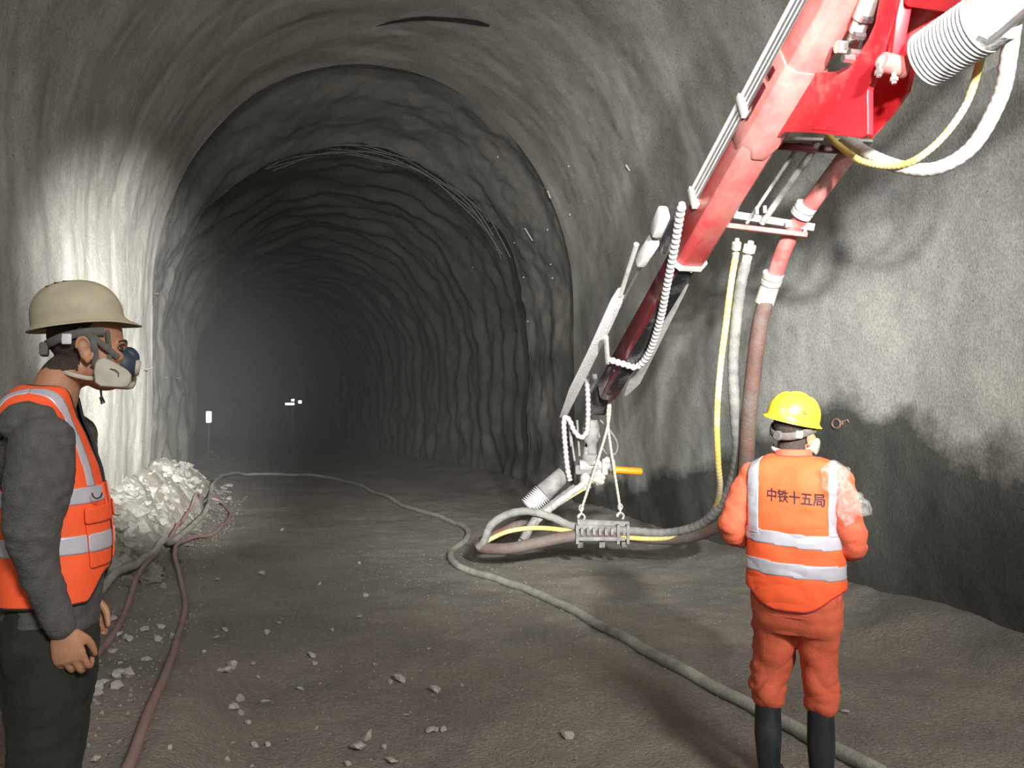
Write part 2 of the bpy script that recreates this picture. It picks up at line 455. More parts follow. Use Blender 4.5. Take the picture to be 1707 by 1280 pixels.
# ------------------------------------------------------------------ materials for the things
RED = mat('boom_red', (0.62, 0.07, 0.07), 0.36, 0, 0.12, 2.2, 0.05, 40, dust=(0.60, 0.27, 0.24), dust_amt=0.62, coat=0.15)
REDC = mat('clean_red', (0.60, 0.02, 0.03), 0.35, 0, 0.06, 3, dust=(0.6, 0.25, 0.22), dust_amt=0.1, coat=0.2)
DRED = mat('dark_red', (0.10, 0.012, 0.016), 0.3, 0, 0.2, 5, dust=(0.2, 0.16, 0.15), dust_amt=0.2, coat=0.3)
BLK = mat('black_gloss', (0.012, 0.012, 0.014), 0.22, 0, 0.3, 8, dust=(0.12, 0.12, 0.12), dust_amt=0.25)
WHT = mat('dusty_white', (0.60, 0.59, 0.56), 0.6, 0, 0.12, 14, 0.15, 80)
STL = mat('dusty_steel', (0.50, 0.49, 0.46), 0.5, 0.2, 0.2, 14, 0.2, 70, dust=(0.62, 0.60, 0.55), dust_amt=0.5)
GRY = mat('cement_grey', (0.36, 0.355, 0.33), 0.75, 0, 0.22, 18, 0.3, 60)
CHR = mat('bright_metal', (0.7, 0.7, 0.7), 0.25, 0.9, 0.08, 20)
DRK = mat('dark_rubber', (0.06, 0.06, 0.065), 0.7, 0, 0.25, 10, 0.2, 60, dust=(0.26, 0.25, 0.23), dust_amt=0.45)
BEI = mat('beige_fitting', (0.58, 0.55, 0.44), 0.55, 0, 0.12, 20, 0.1)
PINK = mat('dusty_red_pipe', (0.55, 0.12, 0.11), 0.5, 0, 0.15, 6, dust=(0.55, 0.38, 0.34), dust_amt=0.4)
HOSG = mat('grey_hose', (0.34, 0.34, 0.29), 0.75, 0, 0.2, 7, 0.3, 50, dust=(0.22, 0.21, 0.18), dust_amt=0.3)
HOSR = mat('red_hose', (0.33, 0.19, 0.175), 0.75, 0, 0.18, 5, 0.2, 50, dust=(0.28, 0.24, 0.215), dust_amt=0.45)
BRN = mat('brown_hose', (0.13, 0.07, 0.055), 0.75, 0, 0.25, 4, 0.3, 50, dust=(0.16, 0.155, 0.14), dust_amt=0.5)
YEL = mat('yellow_hose', (0.72, 0.56, 0.14), 0.55, 0, 0.15, 5, 0.15, 60, dust=(0.62, 0.58, 0.45), dust_amt=0.45)
ORG = mat('orange_grip', (0.72, 0.27, 0.01), 0.45, 0, 0.1, 8)
ROCK = mat('rubble_rock', (0.33, 0.32, 0.285), 0.9, 0, 0.25, 6, 0.5, 30)
ROPE = mat('dusty_rope', (0.42, 0.40, 0.345), 0.85, 0, 0.2, 40, 0.5, 120)

NOZ = mat('nozzle_dust', (0.36, 0.355, 0.34), 0.7, 0, 0.2, 16, 0.3, 70)
NOZD = mat('nozzle_dark_dust', (0.20, 0.20, 0.19), 0.7, 0, 0.3, 12, 0.3, 70)
HGR = mat('hanging_grey_hose', (0.19, 0.19, 0.175), 0.75, 0, 0.2, 8, 0.3, 60, dust=(0.30, 0.295, 0.27), dust_amt=0.4)
CLM = mat('clamp_dust', (0.22, 0.22, 0.205), 0.8, 0, 0.25, 14, 0.3, 60)
def hose(P, r, seg=12, step=0.03, corr=0.0, period=0.03, per=10):
    Q, L = resample(catmull(P, per), step)
    if corr:
        Q, L = resample(catmull(P, per), period/4)
        rad = [r*(1+corr*(1 if (i//2) % 2 else -1)) for i in range(len(Q))]
    else: rad = r
    return sweep(Q, rad, seg)

# ------------------------------------------------------------------ boom of the shotcrete sprayer
def D(y): return 1.0/(0.25-(0.25-1/5.8)*y/430.0)
def axis(y): return at(1390-250*y/430.0, y, D(y))
A0, A1 = axis(0), axis(430)
bu = (A1-A0).normalized(); bs = Vector((0, 0, 1)).cross(bu).normalized(); bn = bu.cross(bs)
def bp(y, s, n): return axis(y)+bs*s+bn*n
def oct_ring(y, hw, hh, c, ds=0.0, dn=0.0):
    q = [(hw, hh-c), (hw, -hh+c), (hw-c, -hh), (-hw+c, -hh), (-hw, -hh+c), (-hw, hh-c), (-hw+c, hh), (hw-c, hh)]
    return [bp(y, a+ds, b+dn) for a, b in q]
def beam(y0, y1, hw, hh, c): return rings_loft([oct_ring(y0, hw, hh, c), oct_ring(y1, hw, hh, c)])
boom = thing('sprayer_boom', 'red telescopic sprayer boom with bright tubes along its side, reaching down into the tunnel', 'machine', (axis(-440).x, axis(-440).y, 0))
bo = boom.location.copy()
def bpart(name, geo, m, parent=None, **k):
    V, F = geo
    off = bo
    o = part(name, ([Vector(v)-off for v in V], F), m, parent or boom, **k)
    return o
HW, HH = 0.118, 0.148
ob = bpart('outer_boom', beam(-440, 424, HW, HH, 0.045), RED, bevel=0.008)
bpart('end_flange', rings_loft([oct_ring(418, HW+.012, HH+.012, .045), oct_ring(424, HW+.012, HH+.012, .045)]), WHT, ob)
for a, b in ((.07, -.13), (-.02, -.14), (-.1, -.1), (.115, -.06), (.115, .04)):
    bpart('bolt', lathe(bp(426, a, b), bu, [(-.02, .0001), (-.02, .014), (.012, .014), (.012, .0001)], 6), WHT, ob, smooth=False)
sl = bpart('sleeve', rings_loft([oct_ring(92, HW+.014, HH+.014, .052), oct_ring(215, HW+.014, HH+.014, .052), oct_ring(236, HW+.008, HH+.012, .09)]), RED, bevel=0.006)
def slot(y0, y1, n0, n1):
    s = HW+.0145
    pts = [bp(y0, s, n0), bp(y0, s, n1), bp(y1, s, n1), bp(y1, s, n0)]
    return prism(pts, bs*0.004)
bpart('slot', slot(112, 130, -.045, .0), DRED, sl, bevel=0.006)
bpart('slot', slot(140, 196, -.045, .0), DRED, sl, bevel=0.006)
# tubes along the left side of the boom
for k, n in enumerate((0.128, 0.098, 0.078, 0.058, 0.038, 0.018)):
    r = 0.017 if k == 0 else 0.0085
    bpart('boom_tube', sweep([bp(-440, HW+.02, n), bp(340+k*2, HW+.02, n)], r, 10), WHT if k in (0, 2, 4) else CHR)
for y in (-60, 192, 343):
    bpart('tube_clamp', obox(bp(y, HW+.022, .066), bu, bs, bn, .05, .045, .17), WHT, bevel=.006)
# white covered blocks at the boom end
for (x0, y0), (x1, y1), w in (((1108, 352), (1092, 388), .06), ((1092, 398), (1066, 438), .055)):
    a, b = at(x0, y0, D(y0)-.12), at(x1, y1, D(y1)-.12)
    u2 = (b-a).normalized()
    bpart('end_cover', obox((a+b)/2, u2, bs, u2.cross(bs), (b-a).length, w*1.3, w*1.9), WHT, bevel=.02)
bpart('end_bracket', obox(at(1116, 392, D(392)-.06), bu, bs, bn, .34, .05, .07), DRK, bevel=.008)
bpart('cover_link', sweep([at(1100, 380, D(380)-.1), at(1088, 404, D(404)-.1)], .018, 8), STL)
# inner boom
ib_ = bpart('inner_boom', beam(424, 650, .088, .112, .03), DRED, bevel=.006)
bpart('wear_plate', rings_loft([[bp(y, a, b) for a, b in ((.062, -.112), (.06, -.122), (-.06, -.122), (-.062, -.112))] for y in (426, 640)]), BLK, ib_)
rod = lambda x0, y0, x1, y1, r, m, dz=-.1, name='guide_rod': bpart(name, sweep([at(x0, y0, D(y0)+dz), at(x1, y1, D(y1)+dz)], r, 10), m)
rod(1061, 407, 1034, 492, .020, STL); rod(1070, 440, 1040, 498, .014, CHR)
pl = [at(x, y, D(y)-.12) for x, y in ((1030, 480), (1036, 498), (1015, 546), (994, 588), (965, 647), (941, 695), (932, 696), (949, 647), (978, 588), (1018, 499))]
bpart('guard_plate', prism(pl, bs*-.03+bn*.01), mat('speckled_plate', (0.55, 0.55, 0.54), 0.7, 0, 0.35, 90, 0.4, 150), bevel=.004)
bpart('side_tray', prism([at(1142, 448, D(448)), at(1152, 452, D(452)), at(1136, 490, D(490)), at(1062, 640, D(640)), at(1040, 660, D(660)), at(1046, 640, D(640))], bs*-.03), STL, bevel=.004)
# knuckle plates
N_ = bs; P0 = bp(150, -.03, 0)
poly = [(1286, 236), (1307, 220), (1348, 221), (1437, 230), (1446, 224), (1446, 150), (1480, 60), (1515, -40), (1530, -90), (1480, -90), (1467, -10), (1458, 39), (1446, 66), (1430, 92), (1412, 110), (1392, 119), (1360, 121), (1335, 140)]
kp = bpart('knuckle_plate', prism([on_plane(x, y, P0, N_) for x, y in poly], bs*-.035), REDC, bevel=.005)
P1 = bp(150, -.03, 0)-bs*.22
poly2 = [(1400, 150), (1446, 232), (1482, 192), (1510, 152), (1522, 100), (1575, 25), (1640, -60), (1640, -120), (1470, -120), (1450, 30), (1430, 95)]
bpart('knuckle_plate', prism([on_plane(x, y, P1, N_) for x, y in poly2], bs*-.03), REDC, bevel=.005)
a, b = on_plane(1412, 228, P0, N_), on_plane(1446, 226, P0, N_)
bpart('web_plate', prism([on_plane(1352, 218, P0, N_), on_plane(1400, 222, P0, N_), on_plane(1400, 222, P0, N_)-bs*.2, on_plane(1352, 218, P0, N_)-bs*.2], bn*.02), REDC, bevel=.004)
# base boom that carries the knuckle, running back over the machine
qa, qb = on_plane(1560, -20, P1, N_)+bs*.1, Vector((2.7, 0.2, 4.7))
qd = (qb-qa).normalized(); qs = Vector((0, 0, 1)).cross(qd).normalized(); qn = qd.cross(qs)
bpart('base_boom', obox((qa+qb)/2, qd, qs, qn, (qb-qa).length, .26, .34), REDC, bevel=.02)
# hydraulic cylinder in the gap
c0, c1 = at(1416, 84, 4.02), at(1462, -30, 3.75); cdv = (c1-c0)
hc = bpart('hydraulic_cylinder', lathe(c0, cdv, [(0, .0001), (0, .03), (.09, .034), (.1, .042), (.16, .042), (.17, .05), (cdv.length, .05), (cdv.length, .0001)], 16), STL)
bpart('cylinder_eye', lathe(at(1404, 79, 4.0), bs, [(-.03, .0001), (-.03, .032), (.03, .032), (.03, .0001)], 14), STL, hc)
for q in ((1444, 32), (1432, 60), (1414, 98), (1424, 88)):
    bpart('bolt', lathe(at(*q, 3.85), bs, [(-.03, .0001), (-.03, .02), (.03, .02), (.03, .0001)], 6), CHR, hc, smooth=False)
# lever with its pin
lv = bpart('lever', prism([at(1484, 100, 3.62), at(1503, 105, 3.62), at(1512, 60, 3.58), at(1530, -40, 3.5), at(1508, -40, 3.5), at(1494, 30, 3.58)], fwd*.05), REDC, bevel=.006)
ph = at(1468, 103, 3.6)
pin = bpart('pin_housing', lathe(ph, at(1508, 112, 3.62)-ph, [(0, .0001), (0, .034), (.006, .046), (.11, .046), (.115, .05), (.13, .05), (.13, .0001)], 18), PINK, lv)
bpart('pin_cap', lathe(ph, at(1508, 112, 3.62)-ph, [(-.012, .0001), (-.01, .026), (.004, .03), (.004, .0001)], 16), STL, pin)
for q, m in (((1465, 121), CHR), ((1490, 133), PINK)):
    bpart('bolt', lathe(at(*q, 3.6), (0, 0, -1), [(-.04, .0001), (-.04, .012), (-.01, .012), (-.01, .02), (.008, .02), (.008, .012), (.02, .012), (.02, .0001)], 6), m, pin, smooth=False)
# bellows and suction pipe at the upper right
e0, e1 = at(1545, 100, 3.55), at(1640, 38, 3.3); ed = (e1-e0); el = ed.length
prof = [(0, .0001), (0, .10)]
nr = 15
for i in range(nr):
    t = el*i/nr; w = el/nr
    prof += [(t+.12*w, .112), (t+.3*w, .132), (t+.5*w, .132), (t+.7*w, .112)]
prof += [(el, .12), (el, .0001)]
be = bpart('bellows', lathe(e0, ed, prof, 32), mat('grey_bellows', (0.55, 0.55, 0.55), 0.55, 0, 0.1, 10))
bpart('bellows_collar', lathe(e1, ed, [(-.01, .0001), (-.01, .128), (.08, .128), (.09, .115), (.09, .0001)], 32), GRY, be)
f0 = e1+ed.normalized()*.08; f1 = f0+(at(1800, -90, 2.9)-f0).normalized()*2.4
bpart('suction_pipe', lathe(f0, f1-f0, [(0, .0001), (0, .085), ((f1-f0).length, .085), ((f1-f0).length, .0001)], 24), mat('grey_pipe', (0.5, 0.5, 0.5), 0.5, 0, .08, 6))
bpart('pipe_clamp', sweep([at(1632, 64, 3.12), at(1648, 70, 3.08), at(1664, 58, 3.05), at(1720, 10, 2.9)], .014, 8), CHR)
# loops of hose
bpart('yellow_loop_hose', hose([at(1640, 60, 3.6), at(1632, 110, 3.62), at(1606, 182, 3.75), at(1555, 245, 3.95), at(1500, 276, 4.15), at(1440, 270, 4.4), at(1400, 244, 4.6), at(1380, 225, 4.75)], .019, 10, corr=.03, period=.03), YEL)
bpart('grey_loop_hose', hose([at(1690, 20, 3.4), at(1682, 90, 3.45), at(1666, 165, 3.6), at(1620, 245, 3.8), at(1560, 281, 4.0), at(1500, 278, 4.2), at(1450, 258, 4.45), at(1410, 232, 4.7)], .036, 14, corr=.02, period=.05), WHT)
# cross brackets carrying the conduits
def bar(name, x0, y0, x1, y1, d0, d1, h, w, m, par=None):
    a, b = at(x0, y0, d0), at(x1, y1, d1); u2 = (b-a).normalized(); f2 = Vector((0, 0, 1)).cross(u2).normalized()
    return bpart(name, obox((a+b)/2, u2, f2, u2.cross(f2), (b-a).length, w, h), m, par, bevel=.005)
b1 = bar('cross_bracket', 1268, 234, 1452, 240, 4.9, 4.75, .02, .12, STL)
bar('bracket_rail', 1280, 244, 1448, 252, 4.9, 4.75, .045, .03, DRED, b1)
b2 = bar('cross_bracket', 1180, 352, 1357, 380, 5.4, 5.25, .05, .05, WHT)
bar('bracket_rail', 1195, 374, 1346, 392, 5.35, 5.2, .035, .04, PINK, b2)
for q in ((1312, 372), (1342, 388), (1262, 350), (1275, 348)):
    bpart('bracket_pin', lathe(at(*q, 5.2), (0, 0, 1), [(-.03, .0001), (-.03, .012), (.02, .012), (.02, .0001)], 8), WHT, b2)
bpart('conduit', sweep([at(1336, 236, 4.85), at(1245, 372, 5.35)], .013, 10), GRY)
bpart('conduit', sweep([at(1366, 236, 4.8), at(1270, 372, 5.3)], .023, 12), GRY)
dp = bpart('delivery_pipe', hose([at(1432, 232, 4.75), at(1395, 282, 4.95), at(1345, 350, 5.2), at(1322, 385, 5.32), at(1303, 425, 5.42), at(1290, 465, 5.5)], .056, 16), PINK)
def clamp(p, d, r, m, parent, name='pipe_coupling'):
    o = bpart(name, lathe(p, d, [(-.045, .0001), (-.045, r), (-.04, r*1.28), (-.008, r*1.28), (-.006, r*1.1), (.006, r*1.1), (.008, r*1.28), (.04, r*1.28), (.045, r), (.045, .0001)], 20), m, parent)
    return o
clamp(at(1340, 350, 5.2), at(1322, 385, 5.32)-at(1345, 350, 5.2), .058, WHT, dp)
clamp(at(1287, 464, 5.5), at(1280, 500, 5.6)-at(1290, 465, 5.5), .058, STL, dp)
bpart('hose_ferrule', lathe(at(1286, 468, 5.52), at(1274, 505, 5.6)-at(1286, 468, 5.52), [(0, .0001), (0, .066), (.17, .07), (.17, .0001)], 18), BEI, dp)
for q, r in (((1229, 398, 1226, 428), .026), ((1252, 402, 1243, 440), .036)):
    a, b = at(q[0], q[1], 5.42), at(q[2], q[3], 5.5); L_ = (b-a).length
    bpart('hose_fitting', lathe(a, b-a, [(0, .0001), (0, r*.6), (.03, r*.7), (.03, r*1.25), (.08, r*1.25), (.08, r*.6), (.11, r*.6), (.11, r), (L_, r*.9), (L_, .0001)], 8), BEI, smooth=False)
# spiral-wrapped cable down the inner boom
bpart('spiral_cable', hose([at(x, y, D(y)-.27) for x, y in ((1137, 340), (1132, 368), (1124, 415), (1112, 475), (1100, 535), (1082, 588), (1062, 611), (1040, 607), (1014, 599))], .027, 14, corr=.16, period=.056), WHT)
bpart('cable_tie_tube', sweep([at(1013, 604, D(604)-.27), at(1010, 562, D(562)-.27)], .022, 8), WHT)
# ---- spray head at the tip
TD = D(690)
hd = bpart('spray_head', obox(at(1000, 668, TD), bu, bs, bn, .30, .17, .2), DRK, bevel=.02)
bpart('head_bracket', obox(at(988, 640, TD-.1), bu, bs, bn, .22, .05, .12), NOZD, hd, bevel=.01)
bpart('rotator', lathe(at(985, 700, TD), (0, 0, -1), [(0, .0001), (0, .07), (.08, .09), (.2, .09), (.24, .06), (.34, .06), (.36, .1), (.46, .1), (.48, .05), (.48, .0001)], 18), NOZD, hd)
bpart('dust_skirt', prism([at(974, 742, TD-.05), at(1001, 728, TD-.05), at(996, 712, TD-.05), at(985, 740, TD-.05), at(978, 765, TD-.05), at(990, 758, TD-.05)], fwd*.03), NOZD, hd)
bpart('wire_loop', hose([at(1000, 700, TD), at(1015, 715, TD), at(1029, 738, TD), at(1026, 756, TD), at(1012, 757, TD), at(1003, 745, TD)], .010, 8), NOZD, hd)
bpart('head_cable', hose([at(976, 612, TD-.2), at(980, 660, TD-.18), at(980, 705, TD-.15), at(977, 722, TD-.15), at(968, 729, TD-.15), at(957, 718, TD-.15), at(950, 702, TD-.15), at(943, 695, TD-.15), at(940, 704, TD-.15), at(942, 740, TD-.15), at(946, 780, TD-.15), at(950, 800, TD-.12)], .026, 12, corr=.12, period=.05), NOZ, hd)
for q in ((951, 720, 958, 768, .012), (948, 700, 952, 744, .010), (962, 700, 966, 760, .012), (978, 745, 974, 800, .03), (985, 740, 992, 770, .02)):
    bpart('head_rod', sweep([at(q[0], q[1], TD-.05), at(q[2], q[3], TD-.05)], q[4], 8), NOZD, hd)
noz = bpart('nozzle_body', obox(at(985, 782, TD), rgt, fwd, upv, .34, .16, .1), NOZD, hd, bevel=.02)
bpart('nozzle_motor', lathe(at(966, 776, TD-.05), rgt, [(0, .0001), (0, .06), (.1, .06), (.1, .045), (.3, .045), (.32, .07), (.36, .07), (.36, .0001)], 14), NOZ, noz)
bpart('nozzle_knuckle', ellipsoid(at(976, 800, TD-.08), (.06, .06, .08)), NOZ, noz)
bpart('nozzle_bracket', obox(at(1008, 778, TD-.08), rgt, fwd, upv, .06, .07, .17), NOZ, noz, bevel=.012)
for q in ((996, 790), (1002, 796), (992, 800), (1000, 803), (978, 806), (1010, 768), (994, 772)):
    bpart('nozzle_fitting', lathe(at(*q, TD-.1), (.3, -.8, .4), [(-.04, .0001), (-.04, .025), (.0, .025), (.0, .035), (.03, .035), (.03, .0001)], 6), NOZ if q[0] % 2 else BEI, noz, smooth=False)
a, b = at(1026, 783, TD), at(1070, 786, TD); L_ = (b-a).length
bpart('grip_cylinder', lathe(a, b-a, [(-.06, .0001), (-.06, .05), (0, .05), (0, .037), (L_-.02, .037), (L_, .03), (L_+.012, .0001)], 18), ORG, noz, label='orange cylinder')
# nozzle pipe with its bellows, pointing down and left
a, b = at(940, 790, TD), at(905, 822, TD-.05)
bpart('nozzle_pipe', lathe(a, b-a, [(0, .0001), (0, .085), ((b-a).length, .1), ((b-a).length, .0001)], 20), NOZD, noz)
c = at(880, 846, TD-.08); L_ = (c-b).length; prof = [(0, .0001)]
for i in range(9): prof += [(L_*i/9, .082), (L_*(i+.3)/9, .108), (L_*(i+.6)/9, .108), (L_*(i+.8)/9, .082)]
prof += [(L_, .08), (L_, .0001)]
bpart('nozzle_bellows', lathe(b, c-b, prof, 24), mat('grey_bellows', (0.55,)*3), noz)
bpart('nozzle_wrap', hose([at(975, 806, TD-.1), at(940, 830, TD-.1), at(905, 858, TD-.1), at(880, 885, TD-.1), at(868, 905, TD-.1)], .038, 12, corr=.05, period=.06), NOZ, noz)
bpart('nozzle_wrap', hose([at(960, 812, TD-.05), at(925, 838, TD-.05), at(893, 866, TD-.1), at(872, 900, TD-.15)], .045, 12, corr=.04, period=.08), NOZD, noz)
bpart('yellow_tube', hose([at(978, 812, TD-.1), at(945, 832, TD-.1), at(912, 854, TD-.1)], .017, 10), YEL, noz)
bpart('tube_end', lathe(at(972, 815, TD-.1), at(984, 808, TD-.1)-at(972, 815, TD-.1), [(0, .0001), (0, .03), (.08, .035), (.08, .0001)], 10), NOZ, noz)

# ------------------------------------------------------------------ hanging hoses, sling and hose clamp
HD = 7.8
def hung(name, P, r, m, label, corr=0, period=.05, fam='hoses hanging from the boom'):
    g = hose(P, r, 14, .04, corr, period)
    return tag(part(name, g, m), label, 'hose', fam)
hung('yellow_air_hose', [at(1226, 428, 5.5), at(1219, 470, 5.55), at(1210, 540, 5.6), at(1200, 620, 5.7), at(1195, 700, 5.85), at(1197, 770, 6.1), at(1200, 815, 6.4), at(1190, 850, 6.8), at(1160, 880, 7.2), at(1110, 897, 7.5), at(1045, 896, 7.7), at(960, 886, HD), at(900, 880, HD), at(850, 885, HD), at(815, 900, 7.85), at(800, 910, 7.85)], .024, YEL, 'thin yellow hose hanging from the boom bracket and running into the hose clamp', .03, .05)
hung('grey_water_hose', [at(1243, 438, 5.5), at(1234, 480, 5.55), at(1227, 540, 5.6), at(1222, 610, 5.7), at(1226, 700, 5.85), at(1229, 750, 6.0), at(1221, 800, 6.3), at(1198, 845, 6.7), at(1165, 875, 7.1), at(1110, 888, 7.5), at(1045, 884, 7.7), at(960, 878, HD), at(920, 862, HD), at(880, 852, HD), at(845, 858, HD), at(818, 876, HD), at(808, 900, HD), at(798, 912, 7.85)], .040, HGR, 'medium grey hose with a wrapped sleeve, hanging between the yellow hose and the brown hose', .035, .09)
hung('concrete_hose', [at(1277, 500, 5.58), at(1266, 545, 5.6), at(1256, 620, 5.65), at(1248, 700, 5.75), at(1244, 770, 5.95), at(1235, 830, 6.3), at(1205, 872, 6.8), at(1150, 894, 7.3), at(1100, 898, 7.6), at(1040, 893, 7.75), at(960, 893, 7.75), at(900, 904, 7.75), at(850, 914, 7.75), at(808, 914, 7.85), at(798, 908, 8.0), at(815, 898, 8.15), at(850, 882, 8.2), at(882, 862, 8.15), at(892, 845, TD-.08)], .058, BRN, 'thick brown concrete hose hanging from the red delivery pipe down to the nozzle')
hc_o = at(1002, 905, HD)
hcl = thing('hose_clamp', 'dusty steel hose clamp bar slung from two ropes under the boom tip', 'clamp', (hc_o.x, hc_o.y, hc_o.z))
def cpart(name, geo, m, parent=None, **k):
    V, F = geo
    return part(name, ([Vector(v)-hc_o for v in V], F), m, parent or hcl, **k)
cpart('clamp_bar', sweep([at(962, 872, HD), at(1048, 876, HD)], .045, 14), CLM)
cpart('lower_bar', obox(at(1000, 897, HD-.08), rgt, fwd, upv, .50, .1, .04), CLM, bevel=.008)
for k in range(8):
    cpart('clamp_tooth', obox(at(970+k*10, 886, HD-.11), rgt, fwd, upv, .03, .05, .07), CLM, bevel=.005)
for x in (967, 1003, 1040):
    cpart('clamp_foot', obox(at(x, 907, HD-.05), rgt, fwd, upv, .06, .09, .06), DRK, bevel=.008)
for x in (962, 1030, 1046):
    cpart('clamp_strap', obox(at(x, 890, HD-.1), rgt, fwd, upv, .03, .09, .19), CLM, bevel=.006)
for (x0, y0, x1, y1), lb in (((1017, 655, 969, 850), 'rope slung from the boom tip to the nozzle end of the hose clamp'), ((1017, 655, 1034, 848), 'rope slung from the boom tip to the hanging hose end of the hose clamp')):
    t = thing('sling_rope', lb, 'rope', tuple(at(x1, y1, HD)), 'sling ropes under the boom tip')
    o_ = at(x1, y1, HD)
    mid = at(1014, 712, HD-.02) if x1 > 1000 else at(1012, 715, HD-.02)
    part('rope', (lambda g: ([v-o_ for v in g[0]], g[1]))(hose([at(x0, y0, HD-.1), mid, at(x1, y1, HD)], .014, 8, .03, .08, .04)), ROPE, t)
    hk = []
    for k in range(13):
        a_ = math.radians(-60+k*25)
        hk.append(Vector(rgt)*(.035*math.cos(a_))+Vector((0, 0, -.075))+Vector((0, 0, 1))*(.035*math.sin(a_)))
    part('hook', sweep([Vector((0, 0, .0)), Vector((0, 0, -.03))]+hk[::-1][2:], .011, 8), NOZ, t)
    part('shackle', sweep([Vector(rgt)*(.02*math.cos(a_))+Vector((0, 0, .02+.03*math.sin(a_))) for a_ in [k*math.pi/6 for k in range(13)]], .008, 6), NOZ, t)

# ------------------------------------------------------------------ hoses on the floor
HOSE_PTS = []
def floor_hose(pix, r, step=.05):
    P = [G(x, y) for x, y in pix]
    Q, _ = resample(catmull(P, 10), step)
    out = []
    for p in Q:
        out.append(Vector((p.x, p.y, gz(p.x, p.y)+r*0.8+float(.06*ss(-.8, -1.1, p.x)*ss(6.6, 8.0, p.y)))))
        HOSE_PTS.append((p.x, p.y))
    for _ in range(4):
        out = [out[0]]+[Vector((b.x, b.y, (a.z+2*b.z+c.z)/4)) for a, b, c in zip(out[:-2], out[1:-1], out[2:])]+[out[-1]]
    return sweep(out, r, 12)
tag(part('water_hose', floor_hose([(120, 1030), (200, 966), (262, 930), (318, 890), (345, 855), (352, 825), (368, 800), (410, 793), (480, 793), (560, 800), (620, 822), (680, 848), (745, 870), (778, 886), (776, 905), (752, 925), (760, 945), (800, 962), (880, 988), (960, 1025), (1040, 1068), (1120, 1115), (1200, 1160), (1260, 1190), (1330, 1226), (1400, 1262), (1470, 1300)], .037), HOSG),
    'long dusty grey hose snaking across the dirt floor', 'hose', 'hoses on the floor')
tag(part('air_hose', floor_hose([(190, 1330), (218, 1275), (240, 1212), (275, 1130), (298, 1060), (309, 1010), (300, 965), (291, 935), (300, 915), (335, 900), (365, 884), (384, 860), (372, 843), (345, 840), (318, 856), (296, 884), (268, 920), (238, 960), (214, 1010), (192, 1058), (165, 1092), (120, 1140)], .023), HOSR),
    'thin dusty red hose looping over the grey hose beside the rubble', 'hose', 'hoses on the floor')

# ------------------------------------------------------------------ rubble and stones
random.seed(5)
def rock_mesh(seed, flat=0.7, npt=18):
    rnd = random.Random(seed)
    bm = bmesh.new()
    for _ in range(npt):
        v = Vector((rnd.gauss(0, 1), rnd.gauss(0, 1), rnd.gauss(0, 1))).normalized()*rnd.uniform(.8, 1.1)
        bm.verts.new((v.x, v.y*rnd.uniform(.7, 1), v.z*flat))
    r = bmesh.ops.convex_hull(bm, input=bm.verts)
    bmesh.ops.delete(bm, geom=[v for v in bm.verts if not v.link_faces], context='VERTS')
    bmesh.ops.recalc_face_normals(bm, faces=bm.faces)
    bmesh.ops.bevel(bm, geom=[e for e in bm.edges if e.calc_face_angle(0) > .5][:10], offset=.06, segments=1, affect='EDGES')
    me = bpy.data.meshes.new('rock'); bm.to_mesh(me); bm.free(); me.materials.append(ROCK)
    return me
RM = [rock_mesh(k, [.5, .65, .8, .9][k % 4], 14+k) for k in range(9)]
STONE = mat('floor_stone', (0.46, 0.44, 0.39), 0.9, 0, 0.2, 6, 0.4, 30)
RM2 = [me_.copy() for me_ in RM]
for me_ in RM2: me_.materials.clear(); me_.materials.append(STONE)
def rock(p, size, label, group, name='rock', sink=.25):
    o = obj(name, random.choice(RM if name == 'rubble_chunk' else RM2)); s = size/2
    o.scale = (s*random.uniform(.8, 1.15), s*random.uniform(.8, 1.1), s*random.uniform(.75, 1.05))
    o.rotation_euler = (random.uniform(-.5, .5), random.uniform(-.5, .5), random.uniform(0, 6.28))
    o.location = (p.x, p.y, gz(p.x, p.y)+s*(.62-sink))
    return tag(o, label, 'rock', group)
# loose muck the chunks sit in
hx, hy = np.meshgrid(np.linspace(-1.9, -.7, 60), np.linspace(6.6, 18, 400))
hz0 = ground(hx, hy); Ph = np.stack([hx, hy, 0*hx], -1).reshape(-1, 3)
lump = (.05*np.abs(fbm(Ph, .22, 3, 71))+.03*fbm(Ph, .6, 2, 72)).reshape(hx.shape)
wobh = .25*fbm(Ph, .5, 3, 73).reshape(hx.shape)
hz1 = hz0+lump-.01
bankm = ss(6.8, 8.2, hy)*(1-ss(16, 18, hy))*ss(-.95, -1.25, hx+wobh)
ih = np.arange(hx.size).reshape(hx.shape); Fh = np.stack([ih[:-1, :-1], ih[:-1, 1:], ih[1:, 1:], ih[1:, :-1]], -1)
Fh = Fh[bankm[:-1, :-1] > .35]
bxh = np.array([bend_far(v) for v in hy[:, 0]])[:, None]
tag(mesh('rubble_heap', np.stack([hx+bxh, hy, hz1], -1).reshape(-1, 3), Fh, M_MUCK), 'heap of pale loose muck banked along the foot of the streaked wall', 'rubble', None, 'stuff')
LBH = 'pale grey chunk in the rubble heaped along the foot of the streaked wall'
n = 0
for _ in range(4000):
    x = random.uniform(-1.72, -0.85); y = random.uniform(7.0, 17.5)
    if gz(x, y) < .2 and random.random() < .8: continue
    if min((x-a)**2+(y-b)**2 for a, b in HOSE_PTS) < .15**2: continue
    sz = random.choice((.07, .09, .11, .13, .16, .22))*random.uniform(.8, 1.25)
    rock(Vector((x, y, 0)), sz, LBH, 'rubble on the heap', 'rubble_chunk', sink=.45); n += 1
    if n > 285: break
for _ in range(45):
    x = random.uniform(-1.6, -0.75); y = random.uniform(3.9, 6.4)
    rock(Vector((x, y, 0)), random.uniform(.04, .11), 'small grey stone on the low bank beside the red hose', 'stones beside the red hose', 'stone', sink=.3)
